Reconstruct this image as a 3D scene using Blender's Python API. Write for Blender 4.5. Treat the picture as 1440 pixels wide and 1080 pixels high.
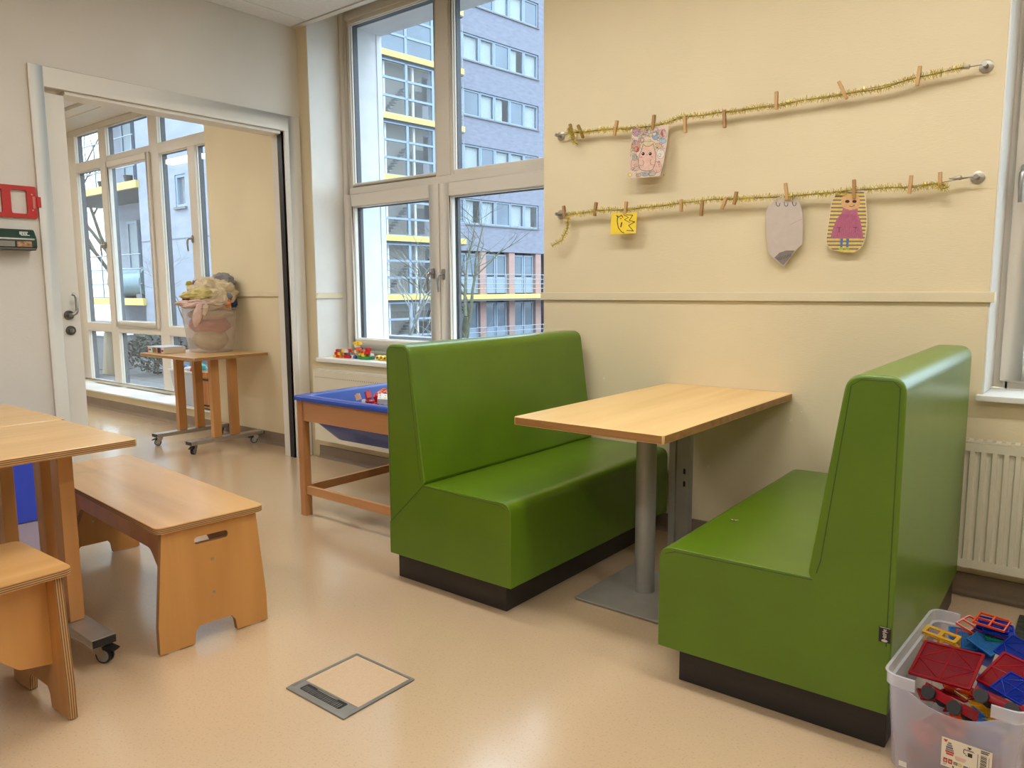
import bpy, bmesh, math, random
from mathutils import Vector, Matrix, noise, geometry
random.seed(7)
S = bpy.context.scene
COL = S.collection
for _o in list(bpy.data.objects): bpy.data.objects.remove(_o, do_unlink=True)

# ------------------------------------------------------------------ camera
F_PX, PITCH, YAW, ROLL, CAM_H = 1059.06, 0.1255207, -0.6739848, -0.00565368, 1.22
_f = Vector((math.sin(YAW)*math.cos(PITCH), math.cos(YAW)*math.cos(PITCH), -math.sin(PITCH)))
_r0 = Vector((math.cos(YAW), -math.sin(YAW), 0)); _u0 = _r0.cross(_f)
_r = _r0*math.cos(ROLL)+_u0*math.sin(ROLL); _u = _u0*math.cos(ROLL)-_r0*math.sin(ROLL)
CAM = Vector((0, 0, CAM_H))
cd = bpy.data.cameras.new('camera'); cam = bpy.data.objects.new('camera', cd); COL.objects.link(cam)
cd.sensor_fit = 'HORIZONTAL'; cd.sensor_width = 36; cd.lens = F_PX/1440*36; cd.clip_start = .02; cd.clip_end = 400
cam.matrix_world = Matrix(((_r.x, _u.x, -_f.x, 0), (_r.y, _u.y, -_f.y, 0), (_r.z, _u.z, -_f.z, CAM_H), (0, 0, 0, 1)))
S.camera = cam

# ------------------------------------------------------------------ world, exposure
SKY_STRENGTH = 8.2
LAMP_STRENGTH = 22.5
W = bpy.data.worlds.new('overcast_sky'); S.world = W; W.use_nodes = True
_bg = W.node_tree.nodes['Background']
_bg.inputs[0].default_value = (.68, .87, 1.0, 1)
_wn = W.node_tree; _tc = _wn.nodes.new('ShaderNodeTexCoord'); _sx = _wn.nodes.new('ShaderNodeSeparateXYZ'); _mx = _wn.nodes.new('ShaderNodeMath'); _mx.operation = 'MAXIMUM'; _mx.inputs[1].default_value = 0
_ma = _wn.nodes.new('ShaderNodeMath'); _ma.operation = 'MULTIPLY_ADD'; _ma.inputs[1].default_value = SKY_STRENGTH*2/3; _ma.inputs[2].default_value = SKY_STRENGTH/3   # standard overcast sky: zenith three times the horizon
_wn.links.new(_tc.outputs['Generated'], _sx.inputs[0]); _wn.links.new(_sx.outputs['Z'], _mx.inputs[0]); _wn.links.new(_mx.outputs[0], _ma.inputs[0]); _wn.links.new(_ma.outputs[0], _bg.inputs[1])
S.view_settings.view_transform = 'Standard'; S.view_settings.look = 'None'
S.view_settings.exposure = 0.0; S.view_settings.gamma = 1; S.view_settings.use_curve_mapping = False

# ------------------------------------------------------------------ pixel -> direction helpers (1440x1080 frame)
def ray(u, v): return _r*((u-720)/F_PX)-_u*((v-540)/F_PX)+_f
def ony(u, v, y): d = ray(u, v); return CAM+d*(y/d.y)
def onx(u, v, x): d = ray(u, v); return CAM+d*(x/d.x)
def onz(u, v, z): d = ray(u, v); return CAM+d*((z-CAM_H)/d.z)

# ------------------------------------------------------------------ materials
def lin(c):
    return tuple(((x/255)/12.92 if x/255 <= .04045 else ((x/255+.055)/1.055)**2.4) for x in c)
MATS = {}
def mat(name, rgb, rough=.5, metal=0, noise_amt=0, noise_scale=8, bump=0, bump_scale=60, stretch=(1, 1, 1), rgb2=None, coat=0, spec=.5, emit=0, detail=4):
    if name in MATS: return MATS[name]
    m = bpy.data.materials.new(name); m.use_nodes = True; MATS[name] = m
    nt = m.node_tree; b = nt.nodes['Principled BSDF']
    b.inputs['Base Color'].default_value = lin(rgb)+(1,); b.inputs['Roughness'].default_value = rough; b.inputs['Metallic'].default_value = metal
    b.inputs['Specular IOR Level'].default_value = spec
    if coat: b.inputs['Coat Weight'].default_value = coat; b.inputs['Coat Roughness'].default_value = .17
    if emit: b.inputs['Emission Color'].default_value = lin(rgb)+(1,); b.inputs['Emission Strength'].default_value = emit
    if noise_amt or bump:
        tc = nt.nodes.new('ShaderNodeTexCoord'); mp = nt.nodes.new('ShaderNodeMapping'); mp.inputs['Scale'].default_value = stretch
        nt.links.new(tc.outputs['Object'], mp.inputs[0])
    if noise_amt:
        n = nt.nodes.new('ShaderNodeTexNoise'); n.inputs['Scale'].default_value = noise_scale; n.inputs['Detail'].default_value = detail
        nt.links.new(mp.outputs[0], n.inputs['Vector'])
        cr = nt.nodes.new('ShaderNodeValToRGB'); cr.color_ramp.elements[0].position = .32; cr.color_ramp.elements[1].position = .68
        c2 = rgb2 if rgb2 else tuple(max(0, x*(1-noise_amt)) for x in rgb)
        cr.color_ramp.elements[0].color = lin(c2)+(1,); cr.color_ramp.elements[1].color = lin(rgb)+(1,)
        nt.links.new(n.outputs['Fac'], cr.inputs[0]); nt.links.new(cr.outputs[0], b.inputs['Base Color'])
    if bump:
        n2 = nt.nodes.new('ShaderNodeTexNoise'); n2.inputs['Scale'].default_value = bump_scale; n2.inputs['Detail'].default_value = 3
        nt.links.new(mp.outputs[0], n2.inputs['Vector'])
        bp = nt.nodes.new('ShaderNodeBump'); bp.inputs['Strength'].default_value = bump; bp.inputs['Distance'].default_value = .004
        nt.links.new(n2.outputs['Fac'], bp.inputs['Height']); nt.links.new(bp.outputs[0], b.inputs['Normal'])
    return m
def wallpaper(name, rgb):
    """painted glass-fibre wallpaper: fine woven horizontal relief"""
    if name in MATS: return MATS[name]
    m = mat(name, rgb, .62, noise_amt=.035, noise_scale=1.3, spec=.3)
    nt = m.node_tree; b = nt.nodes['Principled BSDF']
    tc = nt.nodes.new('ShaderNodeTexCoord'); mp = nt.nodes.new('ShaderNodeMapping'); mp.inputs['Scale'].default_value = (60, 60, 330)
    nt.links.new(tc.outputs['Object'], mp.inputs[0])
    n = nt.nodes.new('ShaderNodeTexNoise'); n.inputs['Scale'].default_value = 1; n.inputs['Detail'].default_value = 2
    nt.links.new(mp.outputs[0], n.inputs['Vector'])
    bp = nt.nodes.new('ShaderNodeBump'); bp.inputs['Strength'].default_value = .22; bp.inputs['Distance'].default_value = .003
    nt.links.new(n.outputs['Fac'], bp.inputs['Height']); nt.links.new(bp.outputs[0], b.inputs['Normal'])
    return m
def wood(name, rgb, rgb2, axis='x', scale=1.0, rough=.38, coat=.15):
    """varnished birch: long grain along axis"""
    if name in MATS: return MATS[name]
    st = {'x': (.6, 9, 9), 'y': (9, .6, 9), 'z': (9, 9, .6)}[axis]
    m = mat(name, rgb, rough, noise_amt=.1, noise_scale=1.6*scale, stretch=st, rgb2=rgb2, coat=coat, detail=6)
    for n in m.node_tree.nodes:
        if n.type == 'TEX_NOISE': n.inputs['Distortion'].default_value = .7
    return m
def ply_edge(name, axis):
    """plywood end grain: alternating light and dark veneers across the thickness"""
    if name in MATS: return MATS[name]
    m = bpy.data.materials.new(name); m.use_nodes = True; MATS[name] = m
    nt = m.node_tree; b = nt.nodes['Principled BSDF']; b.inputs['Roughness'].default_value = .55
    tc = nt.nodes.new('ShaderNodeTexCoord'); w = nt.nodes.new('ShaderNodeTexWave')
    w.wave_type = 'BANDS'; w.bands_direction = axis.upper(); w.inputs['Scale'].default_value = 52; w.inputs['Distortion'].default_value = .35; w.inputs['Detail'].default_value = 2
    nt.links.new(tc.outputs['Object'], w.inputs['Vector'])
    cr = nt.nodes.new('ShaderNodeValToRGB'); cr.color_ramp.elements[0].position = .3; cr.color_ramp.elements[1].position = .62
    cr.color_ramp.elements[0].color = lin((112, 76, 44))+(1,); cr.color_ramp.elements[1].color = lin((188, 146, 96))+(1,)
    nt.links.new(w.outputs['Fac'], cr.inputs[0]); nt.links.new(cr.outputs[0], b.inputs['Base Color'])
    return m
def glass(name, tint=(1, 1, 1), refl=.06):
    """thin window pane: clear sheet with a Fresnel mirror reflection"""
    if name in MATS: return MATS[name]
    m = bpy.data.materials.new(name); m.use_nodes = True; MATS[name] = m
    nt = m.node_tree; nt.nodes.clear()
    o = nt.nodes.new('ShaderNodeOutputMaterial'); t = nt.nodes.new('ShaderNodeBsdfTransparent'); g = nt.nodes.new('ShaderNodeBsdfGlossy')
    t.inputs[0].default_value = tint+(1,); g.inputs['Roughness'].default_value = .01
    lw = nt.nodes.new('ShaderNodeLayerWeight'); lw.inputs[0].default_value = .5
    pw = nt.nodes.new('ShaderNodeMath'); pw.operation = 'POWER'; pw.inputs[1].default_value = 5
    ma = nt.nodes.new('ShaderNodeMath'); ma.operation = 'MULTIPLY_ADD'; ma.inputs[1].default_value = .96; ma.inputs[2].default_value = .035
    nt.links.new(lw.outputs['Facing'], pw.inputs[0]); nt.links.new(pw.outputs[0], ma.inputs[0])
    mx = nt.nodes.new('ShaderNodeMixShader')
    nt.links.new(ma.outputs[0], mx.inputs[0]); nt.links.new(t.outputs[0], mx.inputs[1]); nt.links.new(g.outputs[0], mx.inputs[2]); nt.links.new(mx.outputs[0], o.inputs[0])
    return m
def plastic_clear(name, rgb, clear=.5, rough=.25, white=False):
    """translucent plastic: part clear, part milky, with a gloss"""
    if name in MATS: return MATS[name]
    m = bpy.data.materials.new(name); m.use_nodes = True; MATS[name] = m
    nt = m.node_tree; nt.nodes.clear()
    o = nt.nodes.new('ShaderNodeOutputMaterial'); t = nt.nodes.new('ShaderNodeBsdfTransparent'); p = nt.nodes.new('ShaderNodeBsdfPrincipled'); tr = nt.nodes.new('ShaderNodeBsdfTranslucent')
    c = lin(rgb)+(1,)
    t.inputs[0].default_value = tuple(.35+.65*x for x in c[:3])+(1,) if not white else (1, 1, 1, 1)
    p.inputs['Base Color'].default_value = c; p.inputs['Roughness'].default_value = rough; tr.inputs[0].default_value = c
    m1 = nt.nodes.new('ShaderNodeMixShader'); m1.inputs[0].default_value = .35
    m2 = nt.nodes.new('ShaderNodeMixShader'); m2.inputs[0].default_value = clear
    nt.links.new(p.outputs[0], m1.inputs[1]); nt.links.new(tr.outputs[0], m1.inputs[2])
    nt.links.new(m1.outputs[0], m2.inputs[1]); nt.links.new(t.outputs[0], m2.inputs[2]); nt.links.new(m2.outputs[0], o.inputs[0])
    return m
def lamp_mat(name, rgb, s):
    m = bpy.data.materials.new(name); m.use_nodes = True; nt = m.node_tree; nt.nodes.clear()
    o = nt.nodes.new('ShaderNodeOutputMaterial'); e = nt.nodes.new('ShaderNodeEmission'); e.inputs[0].default_value = rgb+(1,); e.inputs[1].default_value = s
    nt.links.new(e.outputs[0], o.inputs[0]); return m

M_WALL = wallpaper('cream_wallpaper', (228, 213, 178))
M_WALL_L = wallpaper('pale_wallpaper', (216, 210, 199))
M_WHITE = mat('white_lacquer', (222, 216, 204), .4, noise_amt=.03, noise_scale=2)
M_RAIL = mat('cream_rail_paint', (224, 210, 178), .4, noise_amt=.03, noise_scale=3)
M_FRAME = mat('window_frame_white', (224, 217, 204), .35, noise_amt=.025, noise_scale=3)
M_CLAD = mat('dark_grey_window_cladding', (78, 82, 92), .5, noise_amt=.1, noise_scale=6)
M_GASKET = mat('black_gasket', (30, 32, 34), .6, noise_amt=.1)
M_GLASS = glass('window_glass')
M_BASE = mat('taupe_skirting', (140, 122, 104), .5, noise_amt=.06, noise_scale=9)
M_STEEL = mat('brushed_steel', (176, 174, 170), .33, 1, noise_amt=.08, noise_scale=30)
M_ALU = mat('satin_aluminium', (190, 186, 178), .4, .85, noise_amt=.05, noise_scale=20)
M_DARKSTEEL = mat('dull_steel', (112, 108, 102), .4, .9, noise_amt=.1, noise_scale=20)
M_GREYLACQ = mat('silver_grey_lacquer', (158, 154, 146), .42, .25, noise_amt=.05, noise_scale=12)
M_BLACK = mat('black_plastic', (24, 24, 25), .45, noise_amt=.1)
M_PLINTH = mat('black_brown_plinth', (36, 32, 31), .4, noise_amt=.15, noise_scale=10, stretch=(1, 1, 6))
M_CEIL = mat('ceiling_panel_white', (232, 229, 224), .8, noise_amt=.03, noise_scale=40, bump=.1, bump_scale=300)
M_RAD = mat('radiator_enamel', (216, 208, 186), .35, noise_amt=.02, noise_scale=4)
M_SILL = mat('white_sill', (230, 228, 222), .35, noise_amt=.03, noise_scale=5)

def floor_material():
    m = mat('speckled_linoleum', (205, 178, 144), .34, noise_amt=.02, noise_scale=1.1, spec=.5, coat=.9)
    nt = m.node_tree; b = nt.nodes['Principled BSDF']
    src = b.inputs['Base Color'].links[0].from_socket
    tc = nt.nodes.new('ShaderNodeTexCoord')
    n = nt.nodes.new('ShaderNodeTexNoise'); n.inputs['Scale'].default_value = 150; n.inputs['Detail'].default_value = 2
    nt.links.new(tc.outputs['Object'], n.inputs['Vector'])
    cr = nt.nodes.new('ShaderNodeValToRGB'); cr.color_ramp.elements[0].position = .30; cr.color_ramp.elements[1].position = .42
    cr.color_ramp.elements[0].color = (.84, .83, .82, 1); cr.color_ramp.elements[1].color = (1, 1, 1, 1)
    nt.links.new(n.outputs['Fac'], cr.inputs[0])
    mx = nt.nodes.new('ShaderNodeMix'); mx.data_type = 'RGBA'; mx.blend_type = 'MULTIPLY'; mx.inputs[0].default_value = 1
    nt.links.new(src, mx.inputs[6]); nt.links.new(cr.outputs[0], mx.inputs[7]); nt.links.new(mx.outputs[2], b.inputs['Base Color'])
    n3 = nt.nodes.new('ShaderNodeTexNoise'); n3.inputs['Scale'].default_value = 2.2; n3.inputs['Detail'].default_value = 5
    nt.links.new(tc.outputs['Object'], n3.inputs['Vector'])
    mr = nt.nodes.new('ShaderNodeMapRange'); mr.inputs['To Min'].default_value = .21; mr.inputs['To Max'].default_value = .27
    nt.links.new(n3.outputs['Fac'], mr.inputs[0]); nt.links.new(mr.outputs[0], b.inputs['Roughness'])
    return m
M_FLOOR = floor_material()

# ------------------------------------------------------------------ mesh builder
LOCALS = set()      # parts whose coordinates are given in their thing's own frame
class MB:
    def __init__(s): s.v = []; s.f = []; s.m = []
    def add(s, vs, fs, mi=0):
        o = len(s.v); s.v += [tuple(p) for p in vs]
        for f in fs: s.f.append([i+o for i in f]); s.m.append(mi)
        return s
    def box(s, x0, x1, y0, y1, z0, z1, mi=0, side=None, axis=None):
        vs = [(x, y, z) for z in (z0, z1) for y in (y0, y1) for x in (x0, x1)]
        fs = [(0, 2, 3, 1), (4, 5, 7, 6), (0, 1, 5, 4), (2, 6, 7, 3), (0, 4, 6, 2), (1, 3, 7, 5)]
        ax = ['z', 'z', 'y', 'y', 'x', 'x']; o = len(s.v); s.v += vs
        for f, a in zip(fs, ax):
            s.f.append([i+o for i in f]); s.m.append(mi if (side is None or a == axis) else side)
        return s
    def prism(s, pts, a, b, axis='z', mi=0, side=None, holes=()):
        side = mi if side is None else side
        def P(p, t): return {'z': (p[0], p[1], t), 'y': (p[0], t, p[1]), 'x': (t, p[0], p[1])}[axis]
        loops = [list(pts)]+[list(h) for h in holes]; flat = [p for L in loops for p in L]; n = len(flat); o = len(s.v)
        s.v += [P(p, a) for p in flat]+[P(p, b) for p in flat]
        if not holes: caps = [list(range(n))]
        else: caps = [list(t) for t in geometry.tessellate_polygon([[Vector((p[0], p[1], 0)) for p in L] for L in loops])]
        for c in caps:
            s.f.append([i+o for i in c]); s.m.append(mi); s.f.append([i+o+n for i in reversed(c)]); s.m.append(mi)
        k = 0
        for L in loops:
            for i in range(len(L)):
                j = (i+1) % len(L); s.f.append([o+k+i, o+k+j, o+n+k+j, o+n+k+i]); s.m.append(side)
            k += len(L)
        return s
    def tube(s, pts, r, n=8, mi=0, caps=True):
        pts = [Vector(p) for p in pts]; rs = r if isinstance(r, (list, tuple)) else [r]*len(pts); o = len(s.v); prev = None
        for i, p in enumerate(pts):
            d = (pts[min(i+1, len(pts)-1)]-pts[max(i-1, 0)])
            d = d.normalized() if d.length > 1e-9 else Vector((0, 0, 1))
            if prev is None: a = d.orthogonal().normalized()
            else:
                a = prev-d*prev.dot(d); a = a.normalized() if a.length > 1e-6 else d.orthogonal().normalized()
            prev = a; b = d.cross(a)
            for k in range(n):
                t = 2*math.pi*k/n; s.v.append(tuple(p+(a*math.cos(t)+b*math.sin(t))*rs[i]))
        for i in range(len(pts)-1):
            for k in range(n):
                k2 = (k+1) % n; s.f.append([o+i*n+k, o+i*n+k2, o+(i+1)*n+k2, o+(i+1)*n+k]); s.m.append(mi)
        if caps:
            s.f.append([o+k for k in reversed(range(n))]); s.m.append(mi); e = o+(len(pts)-1)*n; s.f.append([e+k for k in range(n)]); s.m.append(mi)
        return s
    def cyl(s, p, q, r, r2=None, n=16, mi=0): return s.tube([p, q], [r, r if r2 is None else r2], n, mi)
    def lathe(s, prof, c=(0, 0, 0), n=24, mi=0, sx=1, sy=1):
        o = len(s.v)
        for r, z in prof:
            for k in range(n):
                t = 2*math.pi*k/n; s.v.append((c[0]+r*math.cos(t)*sx, c[1]+r*math.sin(t)*sy, c[2]+z))
        for i in range(len(prof)-1):
            for k in range(n):
                k2 = (k+1) % n; s.f.append([o+i*n+k, o+i*n+k2, o+(i+1)*n+k2, o+(i+1)*n+k]); s.m.append(mi)
        s.f.append([o+k for k in reversed(range(n))]); s.m.append(mi)
        e = o+(len(prof)-1)*n; s.f.append([e+k for k in range(n)]); s.m.append(mi)
        return s
    def blob(s, c, rad, nu=20, nv=12, fn=None, mi=0):
        o = len(s.v)
        for j in range(nv+1):
            ph = math.pi*j/nv
            for i in range(nu):
                th = 2*math.pi*i/nu; d = Vector((math.sin(ph)*math.cos(th), math.sin(ph)*math.sin(th), math.cos(ph)))
                k = fn(d) if fn else 1
                s.v.append((c[0]+d.x*rad[0]*k, c[1]+d.y*rad[1]*k, c[2]+d.z*rad[2]*k))
        for j in range(nv):
            for i in range(nu):
                i2 = (i+1) % nu; s.f.append([o+j*nu+i, o+(j+1)*nu+i, o+(j+1)*nu+i2, o+j*nu+i2]); s.m.append(mi)
        return s
    def xform(s, M, start=0):
        s.v = s.v[:start]+[tuple(M @ Vector(p)) for p in s.v[start:]]; return s
    def build(s, name, mats, parent=None, bevel=0, seg=2, smooth=False, local=False, filt=None, origin=None, angle=38):
        if not isinstance(mats, (list, tuple)): mats = [mats]
        vs = [Vector(p) for p in s.v]
        if parent is not None and parent.name in LOCALS: local = True
        if parent is not None and not local:
            M = parent.matrix_basis if parent.parent is None else parent.parent.matrix_basis @ parent.matrix_basis
            Mi = M.inverted(); vs = [Mi @ p for p in vs]; loc = Vector()
        elif parent is None:
            if origin is None:
                xs = [p.x for p in vs]; ys = [p.y for p in vs]; origin = ((min(xs)+max(xs))/2, (min(ys)+max(ys))/2, min(p.z for p in vs))
            loc = Vector(origin); vs = [p-loc for p in vs]
        else: loc = Vector()
        me = bpy.data.meshes.new(name); bm = bmesh.new(); bv = [bm.verts.new(p) for p in vs]
        for f, mi in zip(s.f, s.m):
            try: fc = bm.faces.new([bv[i] for i in f]); fc.material_index = mi
            except ValueError: pass
        bmesh.ops.remove_doubles(bm, verts=bm.verts, dist=1e-6)
        bmesh.ops.recalc_face_normals(bm, faces=bm.faces)
        if bevel:
            es = [e for e in bm.edges if len(e.link_faces) == 2 and e.calc_face_angle(0) > .45 and (filt is None or filt((e.verts[0].co+e.verts[1].co)/2, e))]
            bmesh.ops.bevel(bm, geom=es, offset=bevel, segments=seg, profile=.5, affect='EDGES', clamp_overlap=True)
        bm.to_mesh(me); bm.free()
        for m in mats: me.materials.append(m)
        if smooth or bevel:
            me.shade_smooth(); me.set_sharp_from_angle(angle=math.radians(angle))
        ob = bpy.data.objects.new(name, me); COL.objects.link(ob); ob.location = loc
        if parent is not None: ob.parent = parent
        if local: LOCALS.add(ob.name)
        if bevel and seg > 1:
            w = ob.modifiers.new('weighted', 'WEIGHTED_NORMAL'); w.keep_sharp = True
        return ob
def tag(o, label=None, cat=None, group=None, kind=None):
    if label: o['label'] = label
    if cat: o['category'] = cat
    if group: o['group'] = group
    if kind: o['kind'] = kind
    return o
def thing(name, label, cat, loc=(0, 0, 0), rz=0, group=None):
    o = bpy.data.objects.new(name, None); COL.objects.link(o); o.location = loc; o.rotation_euler = (0, 0, rz); o.empty_display_size = .05
    return tag(o, label, cat, group)
def struct_empty(name, loc=(0, 0, 0)):
    o = bpy.data.objects.new(name, None); COL.objects.link(o); o.location = loc; o.empty_display_size = .05; o['kind'] = 'structure'; return o
def struct(name, mb, m, **k): return tag(mb.build(name, m, **k), kind='structure')
def dup(root, loc=None, rz=None, parent=None):
    c = root.copy(); COL.objects.link(c)
    if loc is not None: c.location = loc
    if rz is not None: c.rotation_euler = (0, 0, rz)
    if parent is not None: c.parent = parent
    for ch in list(root.children): dup(ch, parent=c)
    return c
def round_poly(pts, rad, n=5):
    """round the corners of a 2-D outline; rad is one radius or a list"""
    out = []; N = len(pts)
    for i, p in enumerate(pts):
        r = rad[i] if isinstance(rad, (list, tuple)) else rad
        p = Vector(p); a = Vector(pts[i-1])-p; b = Vector(pts[(i+1) % N])-p
        if r <= 0: out.append(tuple(p)); continue
        la, lb = a.length, b.length; a.normalize(); b.normalize()
        ang = a.angle(b); t = min(r/math.tan(ang/2), la*.48, lb*.48)
        p0 = p+a*t; p1 = p+b*t
        for k in range(n+1):
            u = k/n; out.append(tuple(p0*(1-u)**2+p*2*u*(1-u)+p1*u*u))
    return out
def rrect(x0, x1, y0, y1, r, n=4): return round_poly([(x0, y0), (x1, y0), (x1, y1), (x0, y1)], r, n)
R = math.radians

# ================================================================== THE SETTING
D = 3.385                 # plane of the wall with the strings
XL = -4.617               # plane of the wall with the sliding door
CZ = 3.03                 # ceiling
YW = 3.661                # front of window frames
DF = 3.45                 # window wall of the next room
YW3 = 3.73
X1, X2 = -4.505, -2.475   # first window recess
X3, X4 = -.38, 1.30       # second window recess
XR, YF = 3.0, -3.4        # unseen right and front walls
XB = -11.2                # far end of the next room
TW = .14                  # thickness of the door wall

struct('floor', MB().box(XB-.1, XR+.1, YF-.1, 3.62, -.12, 0), M_FLOOR)
wb = MB()
wb.box(XL-TW, X1, D, 3.97, 0, 3.2)
wb.box(X1, X2, D, 3.97, 0, .705)
wb.box(X2, X3, D, 3.97, 0, 3.2)
wb.box(X3, X4, D, 3.97, 0, .785)
wb.box(X4, XR+.1, D, 3.97, 0, 3.2)
wb.box(XL-TW, XR+.1, D, 3.97, 3.2, 3.5)
struct('wall_back', wb, M_WALL)
DY0, DY1, DZ = 1.735, 3.245, 2.318         # door opening
wl = MB()
wl.box(XL-TW, XL, YF, .78, 0, 3.2)
wl.box(XL-TW, XL, .78, DY0, DZ, 3.2).box(XL-TW, XL, DY0, D, DZ, 3.2)
wl.box(XL-.02, XL, .78, DY0, 0, DZ).box(XL-TW, XL-.085, .78, DY0, 0, DZ)
wl.box(XL-TW, XL, DY1, D, 0, DZ)
struct('wall_left', wl, M_WALL_L)
struct('wall_right', MB().box(XR, XR+.1, YF, D, 0, 3.2), M_WALL)
struct('wall_front', MB().box(XB, XR+.1, YF-.1, YF, 0, 3.2), M_WALL_L)
# the next room, seen through the doorway
wf = MB().box(-6.0, XL-TW, DF, 3.97, 0, 3.2).box(XB, -6.0, DF, 3.97, 0, .165).box(XB, XL-TW, DF, 3.97, 3.06, 3.5).box(XB, -9.75, DF, 3.97, .165, 3.06)
struct('wall_far_back', wf, M_WALL)
struct('wall_far_left', MB().box(XB-.1, XB, YF, DF, 0, 3.2), M_WALL_L)

# ceiling: carrier slab above separate panels with narrow joints
ce = struct('ceiling', MB().box(XB, XR, YF, DF, 3.06, 3.2), mat('ceiling_void_grey', (120, 116, 110), .9, noise_amt=.05))
pm = None
def ceil_panel(x0, x1, y0, y1):
    MB().box(x0+.003, x1-.003, y0+.003, y1-.003, CZ, 3.06).build('ceiling_panel', M_CEIL, ce)
xs = [XL, XL+.19]+[XL+.19+1.2*i for i in range(1, 7)]; xs[-1] = XR
ys = [D-.05-1.2*i for i in range(0, 6)]; ys[-1] = YF
LAMPS = [(-2.6, 2.0), (-.75, 2.0), (1.1, 2.0), (-2.6, -.5), (-.75, -.5), (1.1, -.5)]
for i in range(len(xs)-1):
    for j in range(len(ys)-1): ceil_panel(xs[i], xs[i+1], ys[j+1], ys[j])
MB().box(XL, XR, D-.047, D-.004, CZ-.006, 3.06).build('edge_profile', M_WHITE, ce)
xb = [XB+1.29*i for i in range(6)]; xb[-1] = XL-TW
for i in range(5):
    for j in range(len(ys)-1): ceil_panel(xb[i], xb[i+1], ys[j+1]-.03, ys[j]-.03)
MB().box(XB, XL-TW, 3.315, DF, CZ-.03, 3.06).build('edge_profile', M_WHITE, ce)
struct('trim_6', MB().box(XB, XL-TW, DF, YW3+.07, 2.995, 3.06), M_WHITE)

# ceiling lamps (fixtures out of frame, one added for brightness)
M_DIFF = lamp_mat('lamp_diffuser', (1.0, .98, .94), LAMP_STRENGTH)
def ceiling_lamp(x, y, label, group):
    t = thing('ceiling_lamp', label, 'lamp', (x, y, CZ-.05), 0, group)
    MB().box(-.61, .61, -.16, -.15, 0, .05).box(-.61, .61, .15, .16, 0, .05).box(-.61, -.6, -.15, .15, 0, .05).box(.6, .61, -.15, .15, 0, .05).build('housing', M_WHITE, t, local=True)
    MB().box(-.6, .6, -.15, .15, .006, .012).build('diffuser', M_DIFF, t, local=True)
for x, y in LAMPS: ceiling_lamp(x, y, 'long white ceiling lamp above the room with the green benches', 'ceiling lamps over the bench room')
for x, y in ((-9.97, 2.1), (-7.6, 1.6), (-5.9, 1.6), (-8.6, -1.2), (-6.2, -1.2)): ceiling_lamp(x, y, 'long white ceiling lamp in the room behind the doorway', 'ceiling lamps beyond the doorway')  # lamp nearest the doorway is added to brighten the next room's cream wall

# skirtings
def skirting(name, pts, y=None):
    return struct(name, pts, M_BASE, bevel=.004, seg=2)
skirting('baseboard_back', MB().box(XL+.1, XR, D-.009, D-.0005, .0005, .088).prism([(D-.0005, .0005), (D-.034, .0005), (D-.02, .006), (D-.011, .018), (D-.0095, .034), (D-.0005, .034)], XL+.1, XR, 'x'))
skirting('baseboard_left', MB().box(XL+.0005, XL+.009, YF, 1.655, .0005, .088))
skirting('baseboard_far', MB().box(XB, XL-TW-.001, DF-.009, DF-.0005, .0005, .095).prism([(DF-.0005, .0005), (DF-.034, .0005), (DF-.02, .006), (DF-.011, .018), (DF-.0095, .034), (DF-.0005, .034)], XB, XL-TW-.001, 'x'))

# door casing
cas = MB()
cas.box(XL+.0005, XL+.016, 1.662, DY0, .0005, 2.425).box(XL+.0005, XL+.016, DY0, 3.278, DZ, 2.425)
cas.box(XL+.0005, XL+.016, 3.278, 3.372, .0005, 2.425)
struct('trim_1', cas, M_WHITE, bevel=.003, seg=2)
struct('trim_7', MB().box(XL-.062, XL-.014, 3.236, DY1-.0005, .001, DZ-.022), M_BLACK)
struct('trim_8', MB().box(XL-.06, XL+.016, DY1, 3.277, .001, DZ-.001).box(XL-TW, XL-.005, DY0+.11, DY1-.02, DZ-.02, DZ-.0005), M_WHITE)
# dado rails
rail = MB().box(X2-.014, X3+.02, D-.014, D-.0005, 1.159, 1.199).box(X2-.014, X2-.0005, D-.0005, YW-.04, 1.159, 1.199).box(X3+.0062, X3+.02, D-.0005, D+.06, 1.159, 1.199)
struct('trim_2', rail, M_RAIL, bevel=.003, seg=2)
struct('trim_3', MB().box(XL+.11, X1+.02, D-.014, D-.0005, 1.159, 1.199).box(X1+.0062, X1+.02, D-.0005, YW-.045, 1.159, 1.199), M_RAIL, bevel=.003, seg=2)
struct('trim_4', MB().box(-5.995, -4.93, DF-.014, DF-.0005, 1.172, 1.212), M_RAIL, bevel=.003, seg=2)
# white linings of the window reveals
struct('trim_12', MB().box(X1+.0005, X1+.006, D+.001, YW-.002, .737, 3.199), M_SILL)
struct('trim_13', MB().box(X3+.0005, X3+.006, D+.001, YW-.002, .809, 3.199), M_SILL)
# sills
struct('trim_5', MB().box(X1+.001, X2-.001, D-.022, YW-.02, .706, .735), M_SILL, bevel=.004, seg=2)
struct('trim_9', MB().box(X3-.016, X4+.016, D-.045, D-.001, .784, .807).box(X3+.001, X4-.001, D-.001, YW-.02, .786, .807), M_SILL, bevel=.004, seg=2)
struct('trim_10', MB().box(XB, -6.001, DF-.04, YW3-.02, .166, .182), M_SILL, bevel=.004, seg=2)

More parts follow.
